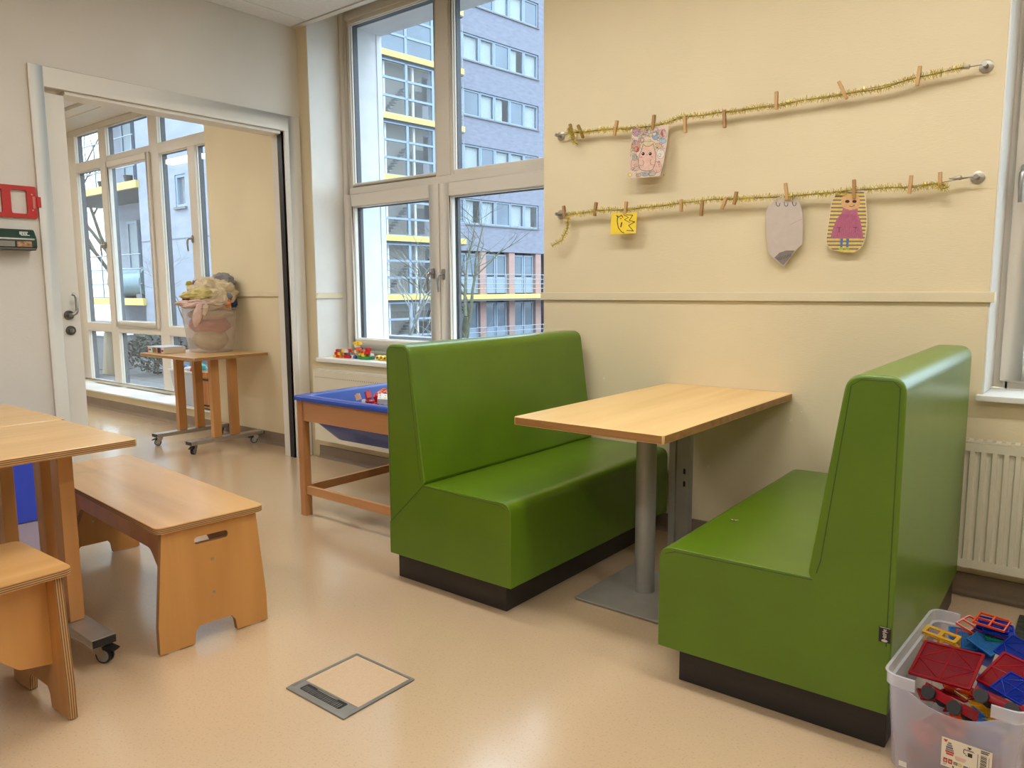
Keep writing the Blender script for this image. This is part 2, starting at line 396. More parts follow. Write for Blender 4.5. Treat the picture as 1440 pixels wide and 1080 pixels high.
# ------------------------------------------------------------------ windows
def ring(mb, x0, x1, z0, z1, w, y0, y1, mi=0, wb=None, wt=None):
    wb = w if wb is None else wb; wt = w if wt is None else wt
    mb.box(x0, x0+w, y0, y1, z0, z1, mi).box(x1-w, x1, y0, y1, z0, z1, mi)
    mb.box(x0+w, x1-w, y0, y1, z0, z0+wb, mi).box(x0+w, x1-w, y0, y1, z1-wt, z1, mi); return mb
def win_handle(parent, x, z, y):
    h = MB().prism(rrect(x-.014, x+.014, z-.035, z+.035, .012), y-.012, y, 'y').build('handle', M_STEEL, parent, bevel=.003)
    MB().cyl((x, y-.012, z), (x, y-.045, z), .009, n=12).tube([(x, y-.045, z+.004), (x-.004, y-.052, z-.005), (x-.006, y-.055, z-.05), (x-.004, y-.05, z-.115)], [.010, .011, .009, .008], 10).build('lever', M_STEEL, h, smooth=True)
    return h
def pane(parent, x0, x1, z0, z1, y, fy, clad=True, depth=.05):
    """a glass sheet with its bead, gasket and the dark cladding outside"""
    p = MB().box(x0, x1, y, y+.006, z0, z1).build('pane', M_GLASS, parent)
    b = ring(MB(), x0-.001, x1+.001, z0-.001, z1+.001, .007, y-.012, y-.001); b.build('glazing_bead', M_SILL, parent)
    g = ring(MB(), x0-.001, x1+.001, z0-.001, z1+.001, .004, y+.007, y+.012); g.build('gasket', M_GASKET, parent)
    if clad: ring(MB(), x0-.04, x1+.04, z0-.04, z1+.04, .042, y+.013, y+depth).build('outer_cladding', M_CLAD, parent)
w1 = struct_empty('window_1', ((X1+X2)/2, YW, .735))
fr = MB()
ring(fr, X1+.001, X2-.001, .736, 3.199, .075, YW, YW+.06, wb=.05, wt=.085)
fr.box(X1+.076, X2-.076, YW, YW+.06, 1.895, 1.955).box(-3.538, -3.431, YW, YW+.06, 1.955, 3.114).box(-3.53, -3.44, YW, YW+.06, .786, 1.895)
fr.build('frame', M_FRAME, w1, bevel=.004, seg=2)
fr = MB(); ring(fr, X1+.076, -3.538, 1.955, 3.114, .028, YW+.012, YW+.058); ring(fr, -3.431, X2-.076, 1.955, 3.114, .028, YW+.012, YW+.058)
fr.build('fixed_light_rebate', M_FRAME, w1, bevel=.003, seg=2)
pane(w1, X1+.104, -3.566, 1.983, 3.086, YW+.04, YW); pane(w1, -3.403, X2-.104, 1.983, 3.086, YW+.04, YW)
for a, b in ((X1+.03, -3.516), (-3.507, X2-.03)):
    s_ = ring(MB(), a, b, .775, 1.905, .086, YW-.022, YW-.001).build('sash', M_FRAME, w1, bevel=.005, seg=2)
    MB().box(a+.086, b-.086, YW+.03, YW+.036, .861, 1.819).build('pane', M_GLASS, s_)
    ring(MB(), a+.08, b-.08, .855, 1.825, .012, YW+.0, YW+.029).build('glazing_bead', M_SILL, s_)
    ring(MB(), a+.081, b-.081, .856, 1.824, .008, YW+.037, YW+.042).build('gasket', M_GASKET, s_)
    ring(MB(), a+.03, b-.03, .80, 1.87, .058, YW+.061, YW+.085).build('outer_cladding', M_CLAD, s_)
win_handle(w1, -3.572, 1.325, YW-.022); win_handle(w1, -3.474, 1.318, YW-.022)
w2 = struct_empty('window_2', ((X3+X4)/2, YW, .807))
ring(MB(), X3+.001, X4-.001, .808, 3.199, .05, YW, YW+.06).box(X3+.051, X4-.051, YW, YW+.06, 2.44, 2.5).build('frame', M_FRAME, w2, bevel=.004, seg=2)
s2 = ring(MB(), X3+.028, .455, .835, 2.46, .075, YW-.022, YW-.001).build('sash', M_FRAME, w2, bevel=.005, seg=2)
MB().box(X3+.103, .38, YW+.02, YW+.026, .91, 2.385).build('pane', M_GLASS, s2)
ring(MB(), X3+.097, .386, .904, 2.391, .008, YW, YW+.019).build('glazing_bead', M_SILL, s2)
ring(MB(), X3+.09, .393, .90, 2.396, .03, YW+.027, YW+.12).build('outer_cladding', M_CLAD, s2)
s3 = ring(MB(), .463, X4-.028, .835, 2.46, .075, YW-.022, YW-.001).build('sash', M_FRAME, w2, bevel=.005, seg=2)
MB().box(.538, X4-.103, YW+.02, YW+.026, .91, 2.385).build('pane', M_GLASS, s3)
MB().box(X3+.05, X4-.05, YW+.02, YW+.026, 2.5, 3.15).build('pane', M_GLASS, w2)
win_handle(w2, X3+.062, 1.66, YW-.022)
# the tall window of the next room
w3 = struct_empty('window_3', (-7.8, YW3, .182))
fr = MB()
fr.box(-9.75, -6.001, YW3, YW3+.06, .183, .215).box(-9.75, -6.001, YW3, YW3+.06, 2.935, 2.994)
fr.box(-9.75, -9.2, YW3, YW3+.06, .215, 2.935).box(-6.06, -6.001, YW3, YW3+.06, .215, 2.935)
XM = [(-8.605, -8.437), (-7.511, -7.335)]
for a, b in XM: fr.box(a, b, YW3, YW3+.06, .215, 2.935)
cells = [(-9.2, -8.605), (-8.437, -7.511), (-7.335, -6.06)]
for a, b in cells:
    fr.box(a, b, YW3, YW3+.06, 2.535, 2.635).box(a, b, YW3, YW3+.06, .778, .87)
fr.box(-6.80, -6.672, YW3, YW3+.06, .87, 2.535)
fr.build('frame', M_FRAME, w3, bevel=.004, seg=2)
for a, b in cells: pane(w3, a, b, 2.636, 2.934, YW3+.035, YW3); pane(w3, a, b, .216, .777, YW3+.035, YW3)
for a, b in ((-9.2, -8.605), (-8.437, -7.511), (-7.335, -6.80), (-6.672, -6.06)):
    if a == -8.437:
        s_ = ring(MB(), a-.015, b+.02, .84, 2.57, .06, YW3-.024, YW3-.001).build('sash', M_FRAME, w3, bevel=.005, seg=2)
        ring(MB(), a+.001, b-.001, .871, 2.534, .035, YW3, YW3+.034).build('glazing_bead', M_SILL, s_)
    pane(w3, a, b, .871, 2.534, YW3+.035, YW3)
win_handle(w3, -8.585, 1.715, YW3); win_handle(w3, -6.78, 1.70, YW3)

# ------------------------------------------------------------------ sliding door leaf
dr = struct_empty('door_1', (XL-.05, 1.3, 0))
MB().box(XL-.068, XL-.03, .82, 1.848, .008, DZ-.022).build('leaf', M_WHITE, dr, bevel=.003)
hx = XL-.03
h = MB().cyl((hx, 1.786, 1.087), (hx+.009, 1.786, 1.087), .026, n=20).build('handle', M_DARKSTEEL, dr, smooth=True)
MB().tube([(hx+.009, 1.786, 1.087), (hx+.045, 1.786, 1.087), (hx+.052, 1.79, 1.09), (hx+.054, 1.806, 1.10), (hx+.054, 1.812, 1.115), (hx+.054, 1.812, 1.185), (hx+.052, 1.808, 1.2), (hx+.045, 1.795, 1.206)], .0095, 10).build('lever', M_STEEL, h, smooth=True)
k = MB().cyl((hx, 1.79, 1.0), (hx+.009, 1.79, 1.0), .026, n=20).build('lock_rosette', M_DARKSTEEL, dr, smooth=True)
MB().cyl((hx+.009, 1.79, 1.0), (hx+.022, 1.79, 1.0), .012, n=14).box(hx+.022, hx+.03, 1.787, 1.793, .99, 1.01).build('lock_knob', M_STEEL, k, smooth=True)

# ------------------------------------------------------------------ radiators
def radiator(label, x0, x1, z0, z1, y0, y1, pitch, flat=False):
    t = thing('panel_radiator', label, 'radiator', ((x0+x1)/2, y1, z0))
    pts = [(x0, y0)]; x = x0+.012
    n = int((x1-x0-.024)/pitch)
    p = (x1-x0-.024)/n
    pr_ = []
    for i in range(n):
        a = x0+.012+i*p
        pr_ += [(a, y0), (a+p*.2, y0), (a+p*.32, y0+.009), (a+p*.68, y0+.009), (a+p*.8, y0)]
    pr_ += [(x1-.012, y0), (x1-.012, y0+.02), (x0+.012, y0+.02)]
    if flat:
        fp = MB().box(x0+.012, x1-.012, y0, y0+.02, z0+.012, z1-.008).build('front_panel', M_RAD, t, bevel=.004)
        pf = MB()
        for i in range(int((x1-x0-.06)/.022)): a = x0+.03+i*.022; pf.box(a, a+.007, y0-.0012, y0-.0003, z1-.058, z1-.051)
        pf.build('dimple_row', mat('enamel_shadow', (150, 142, 124), .5, noise_amt=.05), fp)['kind'] = 'stuff'
    else: MB().prism(pr_, z0+.045, z1-.04, 'z').box(x0+.012, x1-.012, y0, y0+.02, z0+.012, z0+.0449).box(x0+.012, x1-.012, y0, y0+.02, z1-.0399, z1-.008).build('front_panel', M_RAD, t, smooth=True, angle=50)
    for a in (x0, x1-.011): MB().box(a, a+.011, y0+.004, y1-.03, z0+.005, z1-.002).build('side_cover', M_RAD, t)
    g = MB().box(x0, x1, y0+.002, y0+.006, z1-.006, z1)
    g.box(x0, x1, y1-.04, y1-.036, z1-.006, z1)
    k = int((x1-x0)/.03)
    for i in range(k): a = x0+.005+i*.03; g.box(a, a+.016, y0+.006, y1-.04, z1-.004, z1-.001)
    g.build('top_grille', M_RAD, t)
    MB().box(x0+.02, x1-.02, y1-.055, y1-.035, z0+.015, z1-.01).build('rear_panel', M_RAD, t)
    for bx in (x0+.2, x1-.2): MB().box(bx-.015, bx+.015, y1-.034, y1-.0015, z0+.03, z1-.03).build('bracket', M_RAD, t)
    return t
radiator('cream panel radiator on the wall beneath the window beside the high green bench', -.47, 1.2, .13, .638, D-.105, D, .036)
radiator('cream panel radiator beneath the window sill with the toy bricks', -4.44, -2.62, .14, .665, D-.105, D, .036, True)

# ================================================================== FURNITURE
M_GREEN = mat('green_leatherette', (90, 122, 15), .33, noise_amt=.06, noise_scale=5, bump=.06, bump_scale=260, spec=.5, coat=.12)
M_SEAM = mat('green_seam', (52, 80, 14), .5, noise_amt=.1)
def booth(label, loc, rz, mirror, L, tagged):
    """local frame: x = 0 at the rear of the backrest growing to the seat front, y = 0 near end"""
    t = thing('booth_bench', label, 'bench', loc, rz, None)
    s = -1 if mirror else 1
    Wd, zb, zs, zt, bt, js = .655, .115, .435, 1.0, .14, .212
    def X(p): return [(s*a, b) for a, b in p]
    seat = round_poly([(0, .245), (0, zb), (Wd, zb), (Wd, zs+.003), (js-.006, zs+.006)], [0, .004, .006, .045, 0], 6)
    back = round_poly([(0, .2452), (js-.006, zs+.0062), (js+.002, zs+.02), (bt, zt), (0, zt)], [0, 0, 0, .05, .045], 7)
    fend = lambda c, e: (abs(c.y) < 1e-4 or abs(c.y-L) < 1e-4) and not (abs(c.x) < js and .2 < c.z < .455 and abs((c.z-.245)/max(1e-6, zs+.006-.245)-abs(c.x)/(js-.006)) < .12)
    MB().prism(X(seat), 0, L, 'y').build('seat', M_GREEN, t, bevel=.024, seg=5, local=True, filt=fend, angle=40)
    MB().prism(X(back), 0, L, 'y').build('backrest', M_GREEN, t, bevel=.026, seg=5, local=True, filt=fend, angle=40)
    MB().box(min(s*.008, s*(Wd-.055)), max(s*.008, s*(Wd-.055)), .04, L-.03, .001, zb).build('plinth', M_PLINTH, t, local=True, bevel=.002)
    sm = MB()
    e = .0025
    sm.tube([(s*(js-.01), -e+.004, zs+.0), (s*(js+.06), -e+.004, zs-.002), (s*(Wd-.05), -e+.004, zs-.008), (s*(Wd-.02), -e+.004, zs-.02)], .0022, 6)
    if not mirror: sm.tube([(s*.004, .0, .249), (s*(js-.006), .0, zs+.004)], .0016, 6)
    sm.tube([(s*(js-.02), .001, zs+.02), (s*(js-.03), .001, zs+.06), (s*(bt-.012), .001, zt-.03), (s*(bt-.035), .001, zt-.013), (s*.03, .001, zt-.012), (s*.014, .001, zt-.028), (s*.012, .001, .3)], .0018, 6)
    sm.build('seam', M_SEAM, t, local=True, smooth=True)
    if tagged:
        g = MB().box(s*.002, s*.030, -.003, -.0006, .312, .352).build('maker_tag', M_BLACK, t, local=True)
        w = MB(); wx = s*.016
        w.box(s*.004, s*.028, -.0036, -.0031, .3505, .3518)
        w.prism([(wx+.0075*math.cos(a*.5236), .3165+.0035*math.sin(a*.5236)) for a in range(12)], -.0038, -.0031, 'y')
        for i, (z0, a, b) in enumerate(((.3215, -.002, .002), (.325, -.005, .004), (.3278, -.003, .004), (.3305, -.004, -.001), (.3305, .001, .004), (.3335, -.005, .004), (.3365, -.004, .0), (.3395, -.006, .006), (.3425, -.003, .003), (.3452, -.004, .004))):
            w.box(wx+a, wx+b, -.0037, -.0031, z0, z0+.0017)
        w.build('tag_lettering', mat('tag_print', (205, 196, 186), .6, noise_amt=.05), g)
        for o in (g.children): pass
    return t
# left bench faces +x, right bench faces -x
booth('green leatherette booth bench standing beside the blue sand table, facing the other bench', (-2.328, 2.082, 0), 0, False, 1.24, False)
bR = booth('green leatherette booth bench beside the clear box of tiles, with a black maker tag', (-.386, 2.036, 0), R(1.0), True, 1.24, True)
# worn spot on the right bench seat
hp = onz(1033, 731, .441)
wn = MB().blob((hp.x, hp.y, .4405), (.014, .009, .0012), 14, 6, lambda d: 1+.35*noise.noise(d*2.3))
wn.build('torn_patch', mat('torn_leatherette', (168, 160, 104), .8, noise_amt=.35, noise_scale=200), bR, smooth=True)

M_BIRCH_Y = wood('birch_tabletop', (236, 200, 138), (226, 186, 120), 'y', .8, .36)
M_PLYZ = ply_edge('ply_edge_z', 'z'); M_PLYX = ply_edge('ply_edge_x', 'x'); M_PLYY = ply_edge('ply_edge_y', 'y')
M_BIRCH_EDGE = wood('birch_edging', (164, 118, 66), (138, 94, 50), 'x', 1.4, .5, 0)
bt_ = thing('booth_table', 'birch table between the green benches, fixed to the wall on a round grey column', 'table', (-1.4, 2.6, 0))
MB().prism(rrect(-1.712, -1.098, 2.15, D-.003, .012, 3), .722, .752, 'z', 0, 1).build('tabletop', [M_BIRCH_Y, M_BIRCH_EDGE], bt_, bevel=.002, seg=1)
MB().cyl((-1.402, 2.602, .012), (-1.402, 2.602, .722), .040, n=32).build('column', M_GREYLACQ, bt_, smooth=True)
MB().prism(rrect(-1.592, -1.212, 2.378, 2.826, .012, 3), .002, .0125, 'z').build('base_plate', M_GREYLACQ, bt_, bevel=.003, seg=2)
MB().box(-1.45, -1.36, 2.56, 2.64, .714, .7218).build('mounting_plate', M_GREYLACQ, bt_)
lg = MB().box(-1.462, -1.432, 2.915, 2.975, .001, .722).box(-1.432, -1.372, 2.925, 2.965, .001, .722).build('leg', M_GREYLACQ, bt_, bevel=.003)
for z in (.66, .44, .385): MB().prism(rrect(-1.398, -1.388, z-.012, z+.012, .0045), 2.9235, 2.9249, 'y').build('slot', M_BLACK, lg)

# ------------------------------------------------------------------ plywood benches
M_PLYTOP = wood('birch_bench_seat', (214, 168, 108), (196, 146, 86), 'x', .7, .3, .3)
def stain(m, scale, dark, lo=.52, hi=.7):
    """worn greyish patches with their own shape"""
    nt = m.node_tree; b = nt.nodes['Principled BSDF']; src = b.inputs['Base Color'].links[0].from_socket
    tc = nt.nodes.new('ShaderNodeTexCoord'); n = nt.nodes.new('ShaderNodeTexNoise'); n.inputs['Scale'].default_value = scale; n.inputs['Detail'].default_value = 8; n.inputs['Roughness'].default_value = .7
    nt.links.new(tc.outputs['Object'], n.inputs['Vector'])
    cr = nt.nodes.new('ShaderNodeValToRGB'); cr.color_ramp.elements[0].position = lo; cr.color_ramp.elements[1].position = hi
    cr.color_ramp.elements[0].color = (1, 1, 1, 1); cr.color_ramp.elements[1].color = dark+(1,)
    nt.links.new(n.outputs['Fac'], cr.inputs[0])
    mx = nt.nodes.new('ShaderNodeMix'); mx.data_type = 'RGBA'; mx.blend_type = 'MULTIPLY'; mx.inputs[0].default_value = 1
    nt.links.new(src, mx.inputs[6]); nt.links.new(cr.outputs[0], mx.inputs[7]); nt.links.new(mx.outputs[2], b.inputs['Base Color'])
stain(M_PLYTOP, 3.2, (.74, .78, .84))
M_PLYFACE = wood('birch_bench_panel', (206, 150, 84), (184, 126, 62), 'z', .45, .34, .25)
def ply_bench(label, loc, rz, L=1.27):
    """local frame: long axis x (0 = outer end), y across, seat top at .447"""
    t = thing('plywood_bench', label, 'bench', loc, rz)
    MB().prism(rrect(0, L, -.193, .193, .03, 5), .424, .447, 'z', 0, 1).build('seat', [M_PLYTOP, M_PLYZ], t, bevel=.003, seg=2, local=True)
    out = [(-.168, .4235), (.168, .4235), (.196, .06), (.19, .006), (.075, .006), (.067, .05), (.055, .062), (-.055, .062), (-.067, .05), (-.075, .006), (-.19, .006), (-.196, .24), (-.186, .3)]
    out = [(-.168, .4235), (.168, .4235), (.196, .10), (.196, .004), (.078, .004), (.072, .045), (.058, .064), (-.058, .064), (-.072, .045), (-.078, .004), (-.196, .004), (-.196, .10)]
    slot = [(p[0], p[1]) for p in rrect(-.06, .06, .355, .381, .0125, 5)]
    for x0 in (.022, L-.044):
        p = MB().prism(out, x0, x0+.022, 'x', 0, 1, holes=[slot]).build('end_panel', [M_PLYFACE, M_PLYX], t, local=True)
        for z in (.29, .17): MB().cyl((x0-.0018, 0, z), (x0, 0, z), .0055, n=10).build('screw', M_STEEL, p)
        for yy in (-.15, .15): MB().box(x0+.002, x0+.02, yy-.02, yy+.02, 0, .004).build('glide', mat('felt_white', (205, 198, 188), .9, noise_amt=.05), p)
    br = round_poly([(.0445, .4235), (L-.0445, .4235), (L-.0445, .15), (L-.13, .165), (L-.27, .30), (.27, .30), (.13, .165), (.0445, .15)], [0, 0, 0, .03, .05, .05, .03, 0], 5)
    for yc in (-.105, .105): MB().prism(br, yc-.009, yc+.009, 'y', 0, 1).build('stretcher_board', [M_PLYFACE, M_PLYZ], t, local=True)
    return t
ply_bench('plywood bench with a worn shiny seat standing clear of the wheeled tables', (-2.383, 1.325, 0), R(180-4.4))
ply_bench('plywood bench pushed under the front of the wheeled tables', (-2.447, .822, 0), R(-90+1.5), 1.27)

# ------------------------------------------------------------------ wheeled tables
M_POST = wood('beech_post', (196, 142, 84), (172, 118, 64), 'z', .6, .4, .15)
M_TOP = wood('birch_wheeled_top', (218, 178, 118), (202, 158, 98), 'x', .8, .34, .25)
M_RUBBER = mat('castor_rubber', (38, 38, 40), .6, noise_amt=.1); M_CORE = mat('castor_grey_core', (150, 148, 144), .45, noise_amt=.08)
def castor(t, x, y, dx, dy, brake):
    """x,y pivot; wheel trails along (dx,dy)"""
    a = math.atan2(dy, dx); M = Matrix.Translation((x, y, 0)) @ Matrix.Rotation(a, 4, 'Z')
    c = MB()
    c.cyl((0, 0, .062), (0, 0, .071), .019, n=14)
    for s in (-1, 1): c.prism([(-.017, .062), (.017, .062), (.03, .03), (.022, .018), (.012, .02), (-.012, .045)], s*.014-.0012, s*.014+.0012, 'y')
    c.box(-.017, .017, -.015, .015, .058, .063)
    f = c.xform(M).build('castor', M_STEEL, t, local=True)
    w = MB()
    for s in (-1, 1): w.cyl((.02, s*.003, .0265), (.02, s*.0115, .0265), .0262, n=20)
    w.xform(M).build('wheel', M_RUBBER, f, local=True, smooth=True)
    w = MB()
    for s in (-1, 1): w.cyl((.02, s*.0115, .0265), (.02, s*.0122, .0265), .0205, n=16)
    w.xform(M).build('hub', M_CORE, f, local=True, smooth=True)
    if brake: MB().prism([(.022, .052), (.062, .045), (.064, .05), (.03, .064)], -.016, .016, 'y').xform(M).build('brake_pedal', M_BLACK, f, local=True)
def wheeled_table(label, loc, rz, free, Lx=.82, Wy=.625, group=None):
    """local frame: bars run along y, z up, origin at the middle of the floor footprint"""
    t = thing('wheeled_table', label, 'table', loc, rz, group)
    MB().prism(rrect(-Lx/2, Lx/2, -Wy/2, Wy/2, .015, 3), .711, .735, 'z', 0, 1).build('tabletop', [M_TOP, M_PLYZ], t, bevel=.002, seg=1, local=True)
    for s in (-1, 1):
        x = s*(Lx/2-.15)
        b = MB().box(x-.039, x+.039, -Wy/2+.006, Wy/2-.006, .071, .099).build('foot_bar', M_ALU, t, bevel=.003, local=True)
        for e in (-1, 1):
            MB().box(x-.036, x+.036, min(e*(Wy/2-.006), e*(Wy/2-.001)), max(e*(Wy/2-.006), e*(Wy/2-.001)), .073, .097).build('end_cap', M_BLACK, b)
            castor(t, x, e*(Wy/2-.05), .5*s if e == free else -.4*s, e*.8 if e == free else -e*.8, True)
        for py in (-.078, .075):
            MB().box(x-.024, x+.024, py-.033, py+.033, .0992, .711).build('post', M_POST, t, bevel=.004, local=True)
    return t
wheeled_table('birch wheeled table with its corner over the shiny plywood bench', (-2.812, .732, 0), R(-90), 1)
wheeled_table('birch wheeled table pushed against the other one on its wall side', (-3.4395, .752, 0), R(-90), -1)
wheeled_table('wheeled table carrying the laundry basket in the next room', (-5.608, 3.122, 0), 0, -1)

# blue chest by the wall
bc = thing('toy_chest', 'plain blue chest on the floor by the wall behind the wheeled tables', 'chest', (-4.52, 1.25, 0))
M_BLUE = mat('blue_lacquer', (58, 82, 208), .4, noise_amt=.05)
MB().box(-4.6, -4.44, .95, 1.55, .002, .40).build('body', M_BLUE, bc, bevel=.006)
MB().box(-4.603, -4.435, .945, 1.555, .402, .425).build('lid', M_BLUE, bc, bevel=.005)

# ------------------------------------------------------------------ sand table with bricks
M_BEECH = wood('beech_frame', (204, 148, 94), (186, 128, 76), 'x', .6, .42, .1)
M_BEECHZ = wood('beech_leg', (198, 142, 88), (178, 120, 70), 'z', .6, .42, .1)
M_TRAY = mat('blue_tray_plastic', (22, 66, 162), .3, noise_amt=.04, noise_scale=3)
TX0, TX1, TY0, TY1 = -3.425, -2.56, 2.395, 3.2
st = thing('sand_table', 'wooden sand table with a blue plastic tray full of toy bricks', 'table', ((TX0+TX1)/2, (TY0+TY1)/2, 0))
for lx in (TX0+.018, TX1-.063):
    for ly in (TY0+.012, TY1-.057): MB().box(lx, lx+.045, ly, ly+.045, 0, .635).build('leg', M_BEECHZ, st, bevel=.003)
for y in (TY0+.018, TY1-.04): MB().box(TX0+.0635, TX1-.0635, y, y+.022, .525, .634).build('apron', M_BEECH, st, bevel=.002)
for x in (TX0+.024, TX1-.046): MB().box(x, x+.022, TY0+.0575, TY1-.0575, .525, .634).build('apron', M_BEECH, st, bevel=.002)
for y in (TY0+.022, TY1-.044): MB().box(TX0+.0635, TX1-.0635, y, y+.022, .12, .165).build('stretcher', M_BEECH, st, bevel=.002)
for x in (TX0+.03, TX1-.052): MB().box(x, x+.022, TY0+.0575, TY1-.0575, .12, .165).build('stretcher', M_BEECH, st, bevel=.002)
ty = MB()
def loop3(x0, x1, y0, y1, r, z): return [(p[0], p[1], z) for p in rrect(x0, x1, y0, y1, r, 5)]
L_ = [loop3(TX0, TX1, TY0, TY1, .02, .636), loop3(TX0, TX1, TY0, TY1, .02, .655), loop3(TX0+.006, TX1-.006, TY0+.006, TY1-.006, .02, .661), loop3(TX0+.05, TX1-.05, TY0+.05, TY1-.05, .05, .661),
      loop3(TX0+.058, TX1-.058, TY0+.058, TY1-.058, .055, .652), loop3(TX0+.085, TX1-.085, TY0+.085, TY1-.085, .07, .53), loop3(TX0+.14, TX1-.14, TY0+.14, TY1-.14, .08, .43)]
LB = [loop3(TX0+.145, TX1-.145, TY0+.145, TY1-.145, .08, .418), loop3(TX0+.076, TX1-.076, TY0+.076, TY1-.076, .07, .505), loop3(TX0+.05, TX1-.05, TY0+.05, TY1-.05, .05, .636)]
nn = len(L_[0]); vs = [p for l in L_ for p in l]; fs = []
for i in range(len(L_)-1):
    for k_ in range(nn): fs.append((i*nn+k_, i*nn+(k_+1) % nn, (i+1)*nn+(k_+1) % nn, (i+1)*nn+k_))
fs.append(tuple((len(L_)-1)*nn+k_ for k_ in range(nn)))
ty.add(vs, fs)
vs = [p for l in LB for p in l]; fs = [tuple(range(nn))]
for i in range(2):
    for k_ in range(nn): fs.append((i*nn+k_, i*nn+(k_+1) % nn, (i+1)*nn+(k_+1) % nn, (i+1)*nn+k_))
ty.add(vs, fs)
ty.build('tray', M_TRAY, st, smooth=True, angle=45)
BR = {'red': (196, 30, 34), 'white': (226, 222, 212), 'blue': (26, 66, 156), 'yellow': (240, 196, 40), 'orange': (226, 110, 40), 'green': (40, 140, 70), 'pale blue': (150, 190, 226), 'tan': (214, 176, 138), 'grey': (120, 122, 124), 'black': (30, 30, 32), 'lime': (150, 196, 50)}
BM = {k_: mat('brick_'+k_.replace(' ', '_'), v, .28, noise_amt=.03) for k_, v in BR.items()}
def brick_mb(nx, ny, u=.0158, hgt=.0192, mi=0):
    m = MB().box(-nx*u/2+.0002, nx*u/2-.0002, -ny*u/2+.0002, ny*u/2-.0002, 0, hgt, mi)
    for i in range(nx):
        for j in range(ny): m.cyl(((i-(nx-1)/2)*u, (j-(ny-1)/2)*u, hgt), ((i-(nx-1)/2)*u, (j-(ny-1)/2)*u, hgt+.0036), .0049, n=8, mi=mi)
    return m
BMESH = {}
def brick(c, nx, ny, pos, eul, label, group, big=1.0):
    key = (c, nx, ny, big)
    if key not in BMESH:
        o = brick_mb(nx, ny, .0158*2*big, .0192*2*big).build('toy_brick', BM[c], None, origin=(0, 0, 0)); BMESH[key] = o.data
    else:
        o = bpy.data.objects.new('toy_brick', BMESH[key]); COL.objects.link(o)
    o.location = pos; o.rotation_euler = eul; tag(o, label, 'toy brick', group); return o
rnd = random.Random(5)
cols = ['red', 'red', 'white', 'blue', 'red', 'orange', 'white', 'pale blue', 'tan', 'black', 'red', 'yellow']
cnt = 0
for lay in range(5):
    for i in range(9-lay):
        for j in range(7-lay):
            x = TX0+.14+lay*.02+i*.064+rnd.uniform(-.014, .014); y = TY0+.16+lay*.03+j*.08+rnd.uniform(-.016, .016)
            if x > TX1-.13 or y > TY1-.13: continue
            c = rnd.choice(cols); nx, ny = rnd.choice([(2, 1), (1, 1), (2, 2), (2, 1)])
            z = .44+lay*.045+rnd.uniform(0, .012)
            tl = .12 if lay == 0 else .42
            szn = {(1, 1): 'small single-stud ', (2, 1): 'two-stud ', (2, 2): 'square four-stud '}[(nx, ny)]
            brick(c, nx, ny, (x, y, z), (rnd.uniform(-tl, tl), rnd.uniform(-tl, tl), rnd.uniform(0, 6.28)), szn+{'red': 'red toy brick', 'white': 'white toy brick', 'blue': 'dark blue toy brick', 'orange': 'orange toy brick', 'pale blue': 'pale blue toy brick', 'tan': 'tan toy brick', 'black': 'black toy brick', 'yellow': 'yellow toy brick'}[c]+' lying in the blue tray of the sand table', szn+c+' bricks in the blue tray', .85)

# toy brick model and toy with wheels on the window sill
def brick_model(label, x, y, z, rz, layers, seed):
    t = thing('brick_model', label, 'toy', (x, y, z), rz); r = random.Random(seed)
    for (c, nx, ny, bx, by, lv) in layers:
        o = brick_mb(nx, ny).build('brick', BM[c], t, local=True); o.location = (bx*.0158, by*.0158, lv*.0192); o.rotation_euler.z = r.uniform(-.06, .06)
    return t
r2 = random.Random(11); lay = []
pc = ['red', 'yellow', 'blue', 'white', 'orange', 'tan', 'grey', 'yellow', 'white', 'red']
for lv in range(0, 3):
    for i in range(-5+lv, 6-lv, 2):
        lay.append((r2.choice(pc), 2, 2, i, r2.choice([-1, 1]), lv)); lay.append((r2.choice(pc), 2, 1, i, r2.choice([-2.5, 2.5]), lv))
ob = ony(487, 503, 3.5)
brick_model('mixed colour toy brick heap on the sill beside the green base plate', -4.325, 3.495, .7365, .1, [(c, nx, ny, a*.85, b, l) for c, nx, ny, a, b, l in lay], 3)
lay2 = [('green', 4, 4, 1, 0, 0), ('green', 4, 4, 5, 0, 0), ('blue', 2, 4, -3, 0, 0), ('tan', 2, 2, -3, 0, 1)]
for lv in range(1, 3):
    for i in range(-1, 8-lv, 2): lay2.append((r2.choice(['yellow', 'white', 'red', 'yellow', 'white', 'lime']), 2, 2, i+.5, r2.choice([-1, 0, 1]), lv))
lay2 += [('white', 2, 2, -3, -.5, 2), ('blue', 3, 2, -2.4, .3, 3), ('white', 2, 2, -3.4, 0, 4), ('orange', 2, 2, -1, -1, 3), ('yellow', 3, 2, -3.8, 0, 5), ('yellow', 2, 2, -2.5, .4, 5), ('red', 2, 2, 5, 0, 3)]
brick_model('yellow, white and red toy brick model on a green base plate', -4.145, 3.49, .7365, -.1, lay2, 4)
ch = thing('toy_digger_arm', 'small dark toy arm with yellow wheels lying on the window sill', 'toy', (-3.95, 3.49, .7365))
MB().tube([(-4.035, 3.49, .754), (-3.99, 3.49, .756), (-3.95, 3.49, .752), (-3.88, 3.49, .752)], .007, 8).build('arm', BM['grey'], ch, smooth=True)
for x in (-3.965, -3.925, -3.885):
    w_ = MB().cyl((x, 3.472, .7535), (x, 3.508, .7535), .0165, n=18).build('wheel', BM['yellow'], ch, smooth=True)
    MB().cyl((x, 3.470, .7535), (x, 3.4718, .7535), .007, n=12).build('hub', BM['black'], w_)

